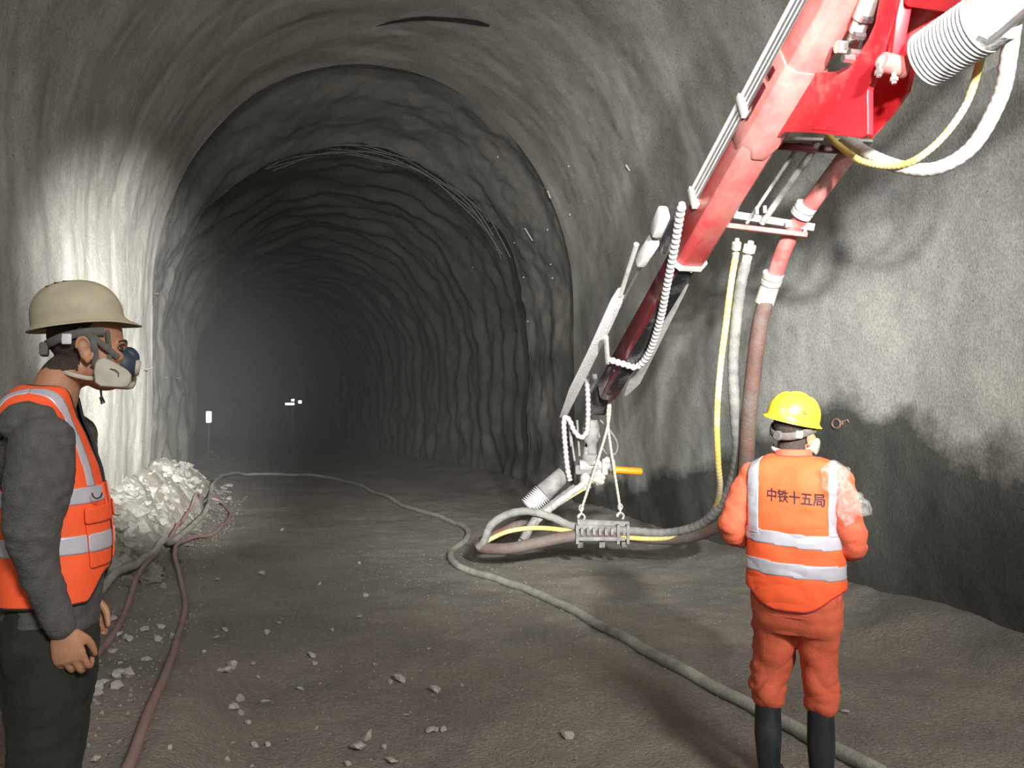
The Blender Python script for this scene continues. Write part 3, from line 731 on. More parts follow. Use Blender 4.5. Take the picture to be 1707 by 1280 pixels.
LF = 'loose grey stone lying on the open dirt floor'
stones = [(362, 968, 9), (437, 958, 12), (470, 885, 9), (532, 975, 9), (610, 995, 10), (375, 1052, 12), (360, 1065, 10), (340, 1088, 8), (445, 1055, 10), (465, 1040, 8), (388, 1113, 20), (375, 1122, 20), (365, 1118, 10), (422, 1108, 9), (430, 1130, 7), (553, 1052, 9), (598, 1030, 10), (520, 1095, 14), (525, 1108, 10), (500, 1150, 12), (533, 1142, 8), (625, 1108, 8), (667, 1136, 22), (650, 1138, 10), (726, 1153, 20), (400, 1168, 18), (388, 1182, 16), (401, 1191, 12), (441, 1173, 14), (413, 1207, 12), (770, 1143, 8), (716, 1221, 17), (726, 1219, 12), (740, 1218, 12), (610, 1232, 22), (596, 1250, 26), (640, 1248, 11), (424, 1244, 14), (446, 1243, 10), (388, 1240, 8), (380, 1268, 14), (653, 1273, 22), (580, 1276, 12), (947, 1230, 22), (715, 1083, 7), (677, 1194, 10), (527, 1215, 7), (290, 1062, 14), (262, 1068, 14), (600, 940, 7), (285, 1248, 10), (160, 1270, 18), (420, 1280, 10), (318, 803, 9), (1408, 1188, 12), (1300, 1090, 7)]
for x, y, s in stones:
    p = G(x, y); d = (p-CAM).dot(fwd)
    rock(p, max(.02, s*d/FPX*1.25), LF, 'stones on the floor', 'stone', sink=.2)
# grit too small to count
Vg, Fg = [], []
rg = random.Random(3)
for k in range(3600):
    if k < 1500:
        x, y = rg.uniform(-1.4, 2.6), rg.uniform(2.6, 9.0)
    elif k < 2800:
        x, y = rg.uniform(-1.6, -.6), rg.uniform(3.5, 16.0)
    else: x, y = rg.uniform(-1.0, 4.5), rg.uniform(3.0, 14.0)
    s = rg.uniform(.003, .010)*(1.6 if k >= 1500 and k < 2800 else 1); z = gz(x, y)+s*.3; b0 = len(Vg); a0 = rg.uniform(0, 6)
    for j in range(4):
        a_ = a0+j*math.pi/2; Vg.append((x+s*math.cos(a_)*rg.uniform(.7, 1.2), y+s*math.sin(a_)*rg.uniform(.7, 1.2), z-s*.4))
    Vg.append((x+rg.uniform(-.3, .3)*s, y, z+s*rg.uniform(.5, 1)))
    for j in range(4): Fg.append((b0+j, b0+(j+1) % 4, b0+4))
tag(mesh('grit', Vg, Fg, mat('grit', (0.26, 0.24, 0.21), 0.9, 0, 0.2, 20), None, False), 'fine grey grit scattered over the dirt floor', 'grit', None, 'stuff')

# ------------------------------------------------------------------ people: helpers
def quads_of(me):
    n = len(me.vertices); V = np.zeros(n*3); me.vertices.foreach_get('co', V)
    lt = np.zeros(len(me.polygons), np.int32); me.polygons.foreach_get('loop_total', lt)
    li = np.zeros(len(me.loops), np.int32); me.loops.foreach_get('vertex_index', li)
    ls = np.zeros(len(me.polygons), np.int32); me.polygons.foreach_get('loop_start', ls)
    ok = lt == 4
    F = np.stack([li[ls[ok]+k] for k in range(4)], -1)
    return V.reshape(-1, 3), F
def remesh(geos, voxel, smooth=4):
    bm = bmesh.new()
    for V, F in geos:
        vs = [bm.verts.new(tuple(v)) for v in V]
        fs = [bm.faces.new([vs[i] for i in f]) for f in F]
        bmesh.ops.recalc_face_normals(bm, faces=fs)
    me = bpy.data.meshes.new('tmp'); bm.to_mesh(me); bm.free()
    o = bpy.data.objects.new('tmp', me); COL.objects.link(o)
    md = o.modifiers.new('r', 'REMESH'); md.mode = 'VOXEL'; md.voxel_size = voxel; md.adaptivity = 0
    dg = bpy.context.evaluated_depsgraph_get(); dg.update()
    m2 = bpy.data.meshes.new_from_object(o.evaluated_get(dg))
    V, F = quads_of(m2)
    bpy.data.objects.remove(o); bpy.data.meshes.remove(me); bpy.data.meshes.remove(m2)
    return laplace(V, F, smooth), F
def edges_of(F):
    E = np.sort(np.concatenate([F[:, [0, 1]], F[:, [1, 2]], F[:, [2, 3]], F[:, [3, 0]]]), 1)
    return E
def laplace(V, F, it, w=0.5):
    E = np.unique(edges_of(F), axis=0)
    for _ in range(it):
        A = np.zeros_like(V); c = np.zeros(len(V))
        np.add.at(A, E[:, 0], V[E[:, 1]]); np.add.at(A, E[:, 1], V[E[:, 0]])
        np.add.at(c, E[:, 0], 1); np.add.at(c, E[:, 1], 1)
        V = V*(1-w)+w*A/np.maximum(c, 1)[:, None]
    return V
def vnormals(V, F):
    n = np.cross(V[F[:, 2]]-V[F[:, 0]], V[F[:, 3]]-V[F[:, 1]])
    N = np.zeros_like(V)
    for k in range(4): np.add.at(N, F[:, k], n)
    return N/np.maximum(np.linalg.norm(N, axis=1), 1e-9)[:, None]
def submesh(V, F, keep):
    F = F[keep]; u, inv = np.unique(F, return_inverse=True)
    return V[u], inv.reshape(F.shape), u
def boundary(F):
    D_ = np.concatenate([F[:, [0, 1]], F[:, [1, 2]], F[:, [2, 3]], F[:, [3, 0]]])
    S = np.sort(D_, 1); _, i, c = np.unique(S, axis=0, return_index=True, return_counts=True)
    return D_[i[c == 1]]
def smooth_edge(V, F, it=10):
    B = boundary(F); V = V.copy()
    for _ in range(it):
        A = np.zeros_like(V); c = np.zeros(len(V))
        np.add.at(A, B[:, 0], V[B[:, 1]]); np.add.at(A, B[:, 1], V[B[:, 0]])
        np.add.at(c, B[:, 0], 1); np.add.at(c, B[:, 1], 1)
        k = c >= 2
        V[k] = V[k]*.5+.5*A[k]/c[k][:, None]
    return V
def thicken(V, N, F, t):
    n = len(V); B = boundary(F)
    W = np.r_[V, V-N*t]
    Q = np.stack([B[:, 1], B[:, 0], B[:, 0]+n, B[:, 1]+n], -1)
    return W, np.r_[F, F[:, ::-1]+n, Q]
def loops(F):
    nxt = {}
    for a, b in boundary(F): nxt.setdefault(int(a), []).append(int(b))
    out = []; used = set()
    for s in list(nxt):
        if s in used: continue
        L_ = [s]; used.add(s); c = s
        while True:
            q = [x for x in nxt.get(c, []) if x not in used]
            if not q: break
            c = q[0]; used.add(c); L_.append(c)
        if len(L_) > 12: out.append(L_)
    return out
class Shell:
    """a dense garment surface in a person's own coordinates, from which panels are cut"""
    def __init__(s, V, F):
        s.V, s.F = V, F; s.N = vnormals(V, F)
    def panel(s, pred, off, thick, name, m, parent, trim=None, trim_r=.004, edge=12, label=None):
        C = s.V[s.F].mean(1); CN = s.N[s.F].mean(1)
        keep = pred(C[:, 0], C[:, 1], C[:, 2], CN)
        V, F, u = submesh(s.V, s.F, keep); N = s.N[u]
        V = smooth_edge(V, F, edge)+N*off
        W, Q = thicken(V, N, F, thick)
        o = mesh(name, W, np.ascontiguousarray(Q), m, parent)
        if label: o['label'] = label
        if trim:
            gs = []
            for L_ in loops(F):
                P = [Vector(V[i]-N[i]*thick*.5) for i in L_]; P.append(P[0])
                P, _ = resample(P, .012)
                gs.append(sweep(P, trim_r, 6))
            if gs: part('binding', cat_geo(*gs), trim, o)
        return o
def ring(z, cx, cy, dx, dy, ex=2.3, n=40, tilt=0.0):
    out = []
    for k in range(n):
        a = 2*math.pi*k/n; c, s = math.cos(a), math.sin(a)
        x = cx+dx*math.copysign(abs(c)**(2/ex), c); y = cy+dy*math.copysign(abs(s)**(2/ex), s)
        out.append(Vector((x, y, z+tilt*(x-cx))))
    return out
def limb(P, R, seg=18, per=6, ell=None, up=None):
    """tapered limb with rounded ends"""
    C = catmull(P, per); n = len(C); rr = []
    for i in range(n):
        t = i/(n-1)*(len(R)-1); k = min(int(t), len(R)-2); rr.append(R[k]+(R[k+1]-R[k])*(t-k))
    T0 = (C[1]-C[0]).normalized(); T1 = (C[-1]-C[-2]).normalized(); pre, post = [], []
    for q in (80, 55, 28):
        a = math.radians(q); pre.append((C[0]-T0*rr[0]*math.sin(a)*.9, rr[0]*math.cos(a)))
        post.insert(0, (C[-1]+T1*rr[-1]*math.sin(a)*.9, rr[-1]*math.cos(a)))
    S = pre+list(zip(C, rr))+post
    return sweep([s[0] for s in S], [s[1] for s in S], seg, True, up, ell)
def hand(w, d, i, p, curl=(25, 35, 25), sc_=1.0):
    w, d, i, p = Vector(w), Vector(d).normalized(), Vector(i).normalized(), Vector(p).normalized()
    i = (i-d*i.dot(d)).normalized(); p = (p-d*p.dot(d)-i*p.dot(i)).normalized()
    R = []
    for t, a, b in ((-.03, .026, .02), (0, .027, .019), (.03, .037, .018), (.06, .042, .016), (.082, .042, .012), (.09, .036, .006)):
        R.append([w+d*t*sc_+i*(a*sc_*math.cos(2*math.pi*k/16))+p*(b*sc_*math.sin(2*math.pi*k/16)) for k in range(16)])
    gs = [rings_loft(R)]
    for k, (o_, b_, ls) in enumerate(((.033, .078, (.040, .025, .020)), (.0115, .084, (.044, .029, .022)), (-.0105, .080, (.041, .026, .021)), (-.031, .072, (.032, .020, .018)))):
        q = w+(d*b_+i*o_)*sc_; ang = 0; P = [q-d*.015, q]
        for l, c in zip(ls, curl):
            ang += math.radians(c+k*3); q = q+(d*math.cos(ang)+p*math.sin(ang))*l*sc_; P.append(q)
        gs.append(limb(P, [.0095*sc_, .0095*sc_, .0085*sc_, .0078*sc_, .0068*sc_], 10, 3))
    q = w+(d*.018+i*.026+p*.006)*sc_; P = [q]
    for l, v in ((.038, d*.75+i*.5+p*.35), (.030, d*.9+i*.1+p*.4), (.024, d*.9-i*.05+p*.45)):
        q = q+v.normalized()*l*sc_; P.append(q)
    gs.append(limb(P, [.014*sc_, .0115*sc_, .010*sc_, .0075*sc_], 10, 3))
    return gs
def head_geos(c, yaw=0.0, roll=0.0, mask=True):
    """c = point between the ears; face towards +X"""
    c = Vector(c); Rm = Matrix.Rotation(yaw, 3, 'Z') @ Matrix.Rotation(roll, 3, 'X')
    E = []
    def e(p, r, ry=0.0):
        E.append(ellipsoid(c+Rm @ Vector(p), r, Rm @ Matrix.Rotation(ry, 3, 'Y')))
    e((-.003, 0, .042), (.099, .077, .094)); e((.04, 0, -.02), (.066, .063, .092)); e((.05, 0, -.085), (.050, .047, .032))
    e((.086, 0, .022), (.022, .05, .014)); e((.02, 0, -.055), (.05, .06, .05))
    for s in (-1, 1):
        e((.068, s*.043, -.018), (.03, .02, .022)); e((-.003, s*.076, -.005), (.018, .007, .034), -.2)
        ear = [c+Rm @ Vector((-.004+.019*math.cos(a)-.006*math.sin(a), s*.0835, -.003+.034*math.sin(a))) for a in [math.radians(-60+15*k) for k in range(17)]]
        E.append(sweep(ear, .005, 8)); e((.004, s*.079, -.034), (.008, .006, .01))
    P = [c+Rm @ Vector(q) for q in ((.098, 0, .012), (.112, 0, -.012), (.122, 0, -.03), (.108, 0, -.04))]
    E.append(limb(P, [.007, .009, .013, .010], 10, 4))
    e((.1, 0, -.062), (.012, .024, .008)); e((.098, 0, -.074), (.012, .022, .008))
    return E, Rm
def dent(V, N, pts, r, depth):
    for p in pts:
        d2 = ((V-np.array(p))**2).sum(1); V = V-N*(depth*np.exp(-d2/(r*r)))[:, None]
    return V
def two_mats(o, m2, faces):
    o.data.materials.append(m2)
    idx_ = np.zeros(len(o.data.polygons), np.int32); idx_[:len(faces)] = faces.astype(np.int32); o.data.polygons.foreach_set('material_index', idx_)
def helmet(parent, Mh, lx0, lx1, ly, hgt, brim, m, rim_m=None, ridge=.006, vents=None):
    """Mh: 4x4 placing the hat's rim plane; front is +X"""
    nt_, nf_ = 64, 22; V = []; rows = []
    for j in range(nf_+1):
        ph = math.pi/2*j/nf_; row = []
        for k in range(nt_):
            th = 2*math.pi*k/nt_; c, s = math.cos(th), math.sin(th)
            lx = lx0 if c > 0 else lx1
            rr = math.sin(ph)**.86; z = hgt*max(0, math.cos(ph))**.80
            x, y = lx*rr*c, ly*rr*s
            g = math.exp(-(y/.016)**2)+.6*math.exp(-((abs(y)-.05)/.012)**2)
            z += ridge*g*(1-rr**4)
            row.append((x, y, z))
        rows.append(row)
    for dz, grow in ((-.008, .004), (-.012, .012), (-.016, .013)):
        row = []
        for k in range(nt_):
            th = 2*math.pi*k/nt_; c, s = math.cos(th), math.sin(th); lx = lx0 if c > 0 else lx1
            f = max(0, c)**3; g = grow+brim*f*min(1, grow/.012)
            row.append(((lx+g)*c, (ly+grow)*s, dz-.018*f*min(1, grow/.012)))
        rows.append(row)
    # inside
    for j in range(nf_, -1, -2):
        row = []
        for k in range(nt_):
            x, y, z = rows[j][k]; row.append((x*.965, y*.965, z*.97-.004))
        rows.append(row)
    P = [[Mh @ Vector(p) for p in r] for r in rows]
    o = part('hard_hat', rings_loft(P), m, parent)
    return o
def text_mesh(body, size, bold=.0):
    cu = bpy.data.curves.new('t', 'FONT'); cu.body = body; cu.size = size; cu.offset = bold; cu.align_x = 'CENTER'; cu.align_y = 'CENTER'
    cu.resolution_u = 3
    to = bpy.data.objects.new('t', cu); COL.objects.link(to)
    dg = bpy.context.evaluated_depsgraph_get(); dg.update()
    me = bpy.data.meshes.new_from_object(to.evaluated_get(dg))
    bm = bmesh.new(); bm.from_mesh(me); bmesh.ops.triangulate(bm, faces=bm.faces)
    for _ in range(2):
        es = [e for e in bm.edges if e.calc_length() > size*.12]
        if es: bmesh.ops.subdivide_edges(bm, edges=es, cuts=1)
        bmesh.ops.triangulate(bm, faces=bm.faces)
    V = [v.co.copy() for v in bm.verts]; bm.verts.index_update(); F = [tuple(v.index for v in f.verts) for f in bm.faces]
    bm.free(); bpy.data.objects.remove(to); bpy.data.curves.remove(cu); bpy.data.meshes.remove(me)
    return V, F
def wrap_text(V, F, place, bvh, off, name, m, parent):
    """place(v) -> (origin, direction) of the ray that lays a letter point on the cloth"""
    out = []
    for v in V:
        o_, d_ = place(v); h = bvh.ray_cast(o_, d_)
        out.append((h[0]+h[1]*off) if h[0] is not None else o_+d_*.5)
    return mesh(name, [tuple(p) for p in out], F, m, parent, False)

SKIN = mat('skin', (0.40, 0.20, 0.115), 0.55, 0, 0.12, 25, 0.08, 120)
SKIN2 = mat('skin_hand', (0.40, 0.22, 0.14), 0.6, 0, 0.15, 40, 0.15, 150)
HAIR = mat('cropped_hair', (0.045, 0.033, 0.026), 0.9, 0, 0.3, 90, 0.5, 260)
SHIRT = mat('grey_knit', (0.085, 0.083, 0.082), 0.95, 0, 0.18, 35, 0.4, 220)
VEST = mat('orange_vest', (0.95, 0.115, 0.03), 0.75, 0, 0.05, 10, 0.15, 260)
SUIT = mat('orange_suit', (0.62, 0.115, 0.055), 0.85, 0, 0.12, 9, 0.25, 160)
STRIP = mat('reflective_tape', (0.56, 0.55, 0.62), 0.35, 0.25, 0.06, 20)
TRIM = mat('black_binding', (0.015, 0.015, 0.018), 0.8)
TROU = mat('dark_trousers', (0.016, 0.018, 0.012), 0.95, 0, 0.3, 14, 0.3, 160)
RUB = mat('boot_rubber', (0.018, 0.022, 0.026), 0.55, 0, 0.3, 8, 0.1, 60, dust=(0.07, 0.07, 0.065), dust_amt=0.3)
BEIGEHAT = mat('dusty_beige_helmet', (0.38, 0.345, 0.24), 0.7, 0, 0.12, 14, 0.08, 60, dust=(0.30, 0.285, 0.225), dust_amt=0.4)
YELHAT = mat('yellow_helmet', (0.76, 0.56, 0.03), 0.36, 0, 0.06, 10, dust=(0.62, 0.58, 0.36), dust_amt=0.12)
MASKB = mat('mask_blue', (0.016, 0.035, 0.055), 0.55)
MASKC = mat('mask_cartridge', (0.42, 0.39, 0.32), 0.6, 0, 0.08, 30)
STRAP = mat('strap_grey', (0.10, 0.095, 0.085), 0.85, 0, 0.2, 40)
WHITEP = mat('white_plastic', (0.7, 0.7, 0.72), 0.5)
def ssweep(P, r, seg, ell=None, up=None):
    Q, _ = resample(catmull(P, 8), .006)
    return sweep(Q, r, seg, True, up, ell)
def boot(parent, x, y, z0, zt, r, m, name='boot'):
    """rubber boot, toe towards +X"""
    R = []
    prof_ = [(.0, .115, .042, .055), (.02, .12, .045, .055), (.045, .115, .046, .05), (.07, .10, .045, .035), (.09, .078, .043, .012), (.115, .062, .044, -.004), (.16, .056, .048, -.012), (.24, .060, .054, -.014), (zt, r, r*.95, -.012)]
    for z, dx, dy, ox in prof_: R.append(ring(z0+z, x+ox, y, dx, dy, 2.4, 24))
    o = part(name, rings_loft(R), m, parent)
    part('sole', rings_loft([ring(z0-.004, x+.055, y, .122, .046, 2.6, 24), ring(z0+.02, x+.055, y, .126, .05, 2.6, 24)]), m, o)
    return o

# ------------------------------------------------------------------ person in the grey shirt
LX, LY = -0.603, 2.48
LZ = gz(LX, LY); LRZ = math.radians(4)
man = thing('person', 'person in grey shirt and orange vest, with beige helmet and half mask', 'person', (LX, LY, LZ), 'tunnel workers', LRZ)
ML = Matrix.Translation((LX, LY, LZ)) @ Matrix.Rotation(LRZ, 4, 'Z'); MLi = ML.inverted()
def Lm(px, py, yl):
    """point of the standing person's own coordinates, at side offset yl, seen at a pixel"""
    N3 = (ML.to_3x3() @ Vector((0, 1, 0))); p0 = ML @ Vector((0, yl, 0))
    return MLi @ on_plane(px, py, p0, N3)
HC = Vector((.052, 0, Lm(134, 580, -.08).z))
HC.x = Lm(134, 580, -.08).x+.003
hg, HR = head_geos(HC, math.radians(8))
TR = [(.78, -.008, .118, .165), (.92, -.006, .126, .16), (1.02, -.006, .128, .158), (1.12, -.016, .127, .162), (1.22, -.030, .123, .17), (1.30, -.044, .112, .175), (1.36, -.052, .094, .172), (1.41, -.047, .076, .145), (1.445, -.032, .060, .085), (1.47, -.014, .054, .058)]
dzL = (HC.z-1.56)
TR = [(z+dzL*.7, a, b, c) for z, a, b, c in TR]
def torso(T, g=0.0): return rings_loft([ring(z, cx, 0, dx+g, dy+g) for z, cx, dx, dy in T])
sh = -.19
armR = [Lm(72, 735, sh), Lm(64, 815, sh-.015), Lm(55, 900, sh-.02), Lm(73, 970, sh-.01), Lm(103, 1048, sh)]
armL = [Vector((p.x, -p.y, p.z)) for p in armR]
hw_ = armR[-1]; dn = (armR[-1]-armR[-2]).normalized(); dn = (dn+Vector((.05, 0, -.6))).normalized()
HRg = hand(hw_+dn*.005, dn, (1, -.15, .25), (-.1, 1, 0), (24, 56, 48)); HLg = hand(armL[-1], dn, (1, 0, .2), (0, -1, 0), (30, 50, 35))
neck = limb([Vector((-.02, 0, TR[-2][0]-.03)), Vector((.004, 0, TR[-1][0]+.015)), Vector((HC.x-.012, 0, HC.z-.045))], [.064, .057, .058], 18, 5)
body_g = hg+[neck, torso(TR, -.02)]+HRg+HLg+[limb(a, [.05, .045, .04, .032, .026]) for a in (armR, armL)]
for s in (-1, 1): body_g.append(limb([Vector((-.02, s*.085, .84)), Vector((-.01, s*.09, .48)), Vector((-.03, s*.09, .1))], [.07, .05, .04]))
V, F = remesh(body_g, .0036, 3)
N = vnormals(V, F)
eyes = [HC+HR @ Vector((.092, s*.031, .006)) for s in (-1, 1)]
V = dent(V, N, eyes, .016, .007); V = dent(V, N, [HC+HR @ Vector((.006, s*.088, -.006)) for s in (-1, 1)], .010, .006)
b = mesh('body', V, F, SKIN, man)
Cf = V[F].mean(1); hl = (Cf-np.array(HC)) @ np.array(HR)
nzh = fbm(Cf, .03, 2, 3)*.012
hairmask = (hl[:, 2] > -.062+nzh) & (hl[:, 0] < -.018+nzh+.9*np.clip(hl[:, 2]-.03, 0, .06)) & (np.abs(hl[:, 1]) < .0785)
two_mats(b, HAIR, hairmask)
for s, e_ in zip((-1, 1), eyes):
    part('eye', ellipsoid(HC+HR @ Vector((.084, s*.032, .005)), (.0125, .0125, .010)), mat('eye', (0.05, 0.035, 0.03), 0.2), b)
    part('eyebrow', limb([HC+HR @ Vector((.104, s*.016, .024)), HC+HR @ Vector((.1, s*.034, .029)), HC+HR @ Vector((.084, s*.048, .025))], [.004, .0045, .003], 8, 4, (1, .6)), HAIR, b)
# grey shirt
pads = [ellipsoid((TR[5][1]+.0, s*.155, TR[6][0]-.01), (.072, .06, .062)) for s in (-1, 1)]
shg = [torso(TR[:-2]+[(TR[-2][0]-.012, TR[-2][1], TR[-2][2], TR[-2][3])])]+pads+[limb(a, [.078, .080, .060, .046, .036]) for a in (armR, armL)]
V, F = remesh(shg, .006, 5); N = vnormals(V, F)
low = ss(1.05, .8, V[:, 2])*(np.abs(V[:, 1]) > .13)
wr = .005*fbm(V*[1, 1, 1.0], .09, 3, 5)+.004*np.abs(fbm(V*[.5, 1, 2.2], .07, 2, 8))
V = V+N*wr[:, None]
part_s = mesh('shirt', V, F, SHIRT, man)
# trousers and boots
tg = [rings_loft([ring(.60, -.012, 0, .115, .155), ring(.74, -.012, 0, .12, .168), ring(.86, -.014, 0, .116, .160), ring(.90, -.014, 0, .108, .15)])]
for s in (-1, 1): tg.append(limb([Vector((-.012, s*.085, .76)), Vector((-.005, s*.092, .50)), Vector((-.02, s*.095, .26)), Vector((-.03, s*.098, .10))], [.105, .086, .074, .066]))
V, F = remesh(tg, .007, 5); N = vnormals(V, F)
V = V+N*(.007*fbm(V, .12, 3, 15)+.005*np.abs(fbm(V*[.6, .6, 2], .08, 2, 18)))[:, None]
mesh('trousers', V, F, TROU, man)
for s in (-1, 1): boot(man, -.03, s*.098, .004, .30, .060, RUB)
# orange vest
Vs, Fs = remesh([torso(TR[:-1], .004)]+[ellipsoid((TR[5][1], s*.14, TR[6][0]-.012), (.070, .055, .058)) for s in (-1, 1)], .0055, 8)
Ns = vnormals(Vs, Fs)
Vs = Vs+Ns*(.004*fbm(Vs*[1, 1, .6], .11, 2, 25))[:, None]
SL = Shell(Vs, Fs)
zh = Lm(150, 1000, -.1).z; zA = Lm(120, 832, -.17).z; zT = Lm(95, 700, -.15).z; zV = Lm(185, 830, -.03).z
ac, ar = (zA+zT)/2, (zT-zA)/2
def arm_hole(x, y, z): return (np.abs(y) > .128) & (((x+.045)/.070)**2+((z-ac)/ar)**2 < 1)
zn = TR[-2][0]
def vest_in(x, y, z, n):
    hem = zh+.075*ss(.085, .125, x)
    vee = (x > -.02) & (np.abs(y) < np.clip(.008+.052*(z-zV)/(zn-.03-zV), .010, .2))
    nk = ((x+.022)**2+y**2 < .064**2) & (z > zn-.075)
    return (z > hem) & ~arm_hole(x, y, z) & ~vee & ~nk & (z < zn+.01)
ve = SL.panel(vest_in, .011, .004, 'safety_vest', VEST, man, TRIM, .0042)
z1, z2 = Lm(150, 838, -.12).z, Lm(150, 812, -.12).z; z3, z4 = Lm(150, 921, -.12).z, Lm(150, 890, -.12).z
SL.panel(lambda x, y, z, n: vest_in(x, y, z, n) & (z > z1) & (z < z2), .0125, .002, 'reflective_strip', STRIP, ve, edge=4)
SL.panel(lambda x, y, z, n: vest_in(x, y, z, n) & (z > z3) & (z < z4), .0125, .002, 'reflective_strip', STRIP, ve, edge=4)
for s in (-1, 1):
    for fr in (True, False):
        SL.panel(lambda x, y, z, n: vest_in(x, y, z, n) & (z > z2-.002) & (y*s > .080+.020*ss(zV, zn, z)) & (y*s < .110+.020*ss(zV, zn, z)) & ((x > -.05) if fr else (x < -.05)), .0125, .002, 'reflective_strip', STRIP, ve, edge=4)
    zp = [Lm(150, q, -.12).z for q in (845, 872, 882, 947)]
    pk = SL.panel(lambda x, y, z, n: vest_in(x, y, z, n) & (x > .0) & (y*s > .030) & (y*s < .125) & (z > zp[3]) & (z < zp[0]), .0165, .004, 'pocket', VEST, ve, edge=6)
    SL.panel(lambda x, y, z, n: vest_in(x, y, z, n) & (x > .0) & (y*s > .026) & (y*s < .130) & (z > zp[1]) & (z < zp[0]), .0225, .004, 'pocket_flap', VEST, pk, edge=6)
    SL.panel(lambda x, y, z, n: vest_in(x, y, z, n) & (x > .0) & (y*s > .030) & (y*s < .125) & (z > z3) & (z < z4), .0185, .002, 'reflective_strip', STRIP, pk, edge=4)
    SL.panel(lambda x, y, z, n: vest_in(x, y, z, n) & (x > .0) & (y*s > .012) & (y*s < .04) & (z > zV-.03) & (z < zV+.045), .016, .004, 'zip_flap', VEST, ve, edge=4)
q = Lm(163, 818, -.13)
part('loop_cord', sweep([q+Vector((.0, -.012, 0))+Vector((.012*math.cos(a), 0, .016*math.sin(a)-.004)) for a in [math.pi+math.pi*k/8 for k in range(9)]], .002, 6), TRIM, ve)
# helmet
hb, hf, ht = Lm(40, 553, 0), Lm(205, 534, 0), Lm(125, 468, 0)
cen = Vector(((hb.x+hf.x)/2+.006, 0, (hb.z+hf.z)/2+.012)); tl = math.atan2(hf.z-hb.z, hf.x-hb.x)
Mh = Matrix.Translation(cen) @ Matrix.Rotation(math.radians(8), 4, 'Z') @ Matrix.Rotation(-tl, 4, 'Y')
half = (hf-hb).length/2
hat = helmet(man, Mh, half*.98, half*1.0-.01, .112, ht.z-cen.z-.004, .030, BEIGEHAT)
for k in range(4):
    p = Mh @ Vector((-.055+k*.022, -.030, (ht.z-cen.z)*(.985-.9*abs(-.055+k*.022+.01)**2/.02)-.003))
    part('vent_slot', obox(p, (1, 0, 0), (0, 1, 0), (0, 0, 1), .013, .004, .004), TRIM, hat)
# head band under the hat, white pad
def hp(x, y, z): return HC+HR @ Vector((x, y, z))
part('head_band', ssweep([hp(.045, -.078, .05), hp(.0, -.084, .045), hp(-.05, -.076, .032), hp(-.088, -.045, .015), hp(-.1, 0, .01), hp(-.088, .045, .015), hp(-.05, .076, .032), hp(.0, .084, .045), hp(.045, .078, .05)], .012, 10, ell=(1, .35)), STRAP, hat)
part('nape_adjuster', obox(hp(-.104, 0, -.002), HR @ Vector((1, 0, 0)), HR @ Vector((0, 1, 0)), HR @ Vector((0, 0, 1)), .022, .07, .038), STRAP, hat, bevel=.006)
part('band_pad', obox(hp(-.048, -.080, .024), (HR @ Vector((.9, -.4, 0))).normalized(), (HR @ Vector((.4, .9, 0))).normalized(), HR @ Vector((0, 0, 1)), .026, .006, .030), WHITEP, hat, bevel=.004)
part('chin_strap', ssweep([hp(.052, -.080, .055), hp(.056, -.074, .02), hp(.060, -.070, -.012), hp(.052, -.066, -.05)], .006, 8, ell=(1, .3), up=(1, 0, 0)), STRAP, hat)
part('ear_strap', ssweep([hp(-.012, -.084, .05), hp(.012, -.086, .025), hp(.022, -.084, -.01), hp(.024, -.077, -.042), hp(.018, -.07, -.05)], .009, 8, ell=(1, .35), up=(1, 0, 0)), STRAP, hat)
# half mask respirator: face piece, two filter cartridges, straps
mk = part('respirator', cat_geo(rings_loft([ring(0, 0, 0, a, c_, 2.2, 24) for a, c_ in ((.001, .001), (.001, .001))])) if False else (lambda g: g)(ellipsoid(hp(.096, 0, -.040), (.040, .043, .048), HR @ Matrix.Rotation(-.15, 3, 'Y'))), MASKB, man)
part('nose_bridge', ellipsoid(hp(.115, 0, -.014), (.024, .022, .030), HR @ Matrix.Rotation(-.5, 3, 'Y')), MASKB, mk)
part('exhale_valve', lathe(hp(.118, 0, -.045), HR @ Vector((1, 0, -.15)), [(0, .0001), (0, .026), (.018, .026), (.024, .02), (.024, .0001)], 20), MASKC, mk)
cpx = [(158, 606), (163, 599), (173, 595), (184, 600), (199, 608), (213, 617), (219, 625), (218, 637), (213, 645), (204, 647), (167, 645), (158, 638), (156, 620)]
for s in (-1, 1):
    ply = []
    for x, y in cpx:
        p = Lm(x, y, -.075); ply.append(Vector((p.x, s*.060+s*.0, p.z)))
    cc = sum(ply, Vector())/len(ply)
    R = []
    for yy, k in ((.050, .86), (.056, .98), (.074, 1.0), (.080, .97), (.083, .90), (.0835, .6), (.0835, .02)):
        R.append([Vector((cc.x+(p.x-cc.x)*k, s*yy-s*.05*(p.x-cc.x), cc.z+(p.z-cc.z)*k)) for p in ply])
    ct = part('filter_cartridge', rings_loft(R), MASKC, mk)
    part('cartridge_mark', sweep([Vector((cc.x+a, s*.0865-s*.05*a, cc.z+c_)) for a, c_ in ((-.004, .012), (.010, .008), (.018, .0), (.018, -.010))], .0014, 6), STRAP, ct)
part('mask_strap', ssweep([hp(-.02, -.084, .055), hp(.02, -.083, .03), hp(.055, -.076, .0), hp(.082, -.066, -.022)], .0085, 8, ell=(1, .3), up=(0, 0, 1)), STRAP, mk)
part('mask_strap', ssweep([hp(.065, -.060, -.074), hp(.02, -.062, -.084), hp(-.02, -.061, -.078), hp(-.055, -.046, -.066), hp(-.074, 0, -.06), hp(-.055, .046, -.066), hp(-.02, .061, -.078), hp(.065, .060, -.074)], .006, 8, ell=(1, .3), up=(0, 0, 1)), MASKC, mk)
q = Lm(168, 650, -.05)
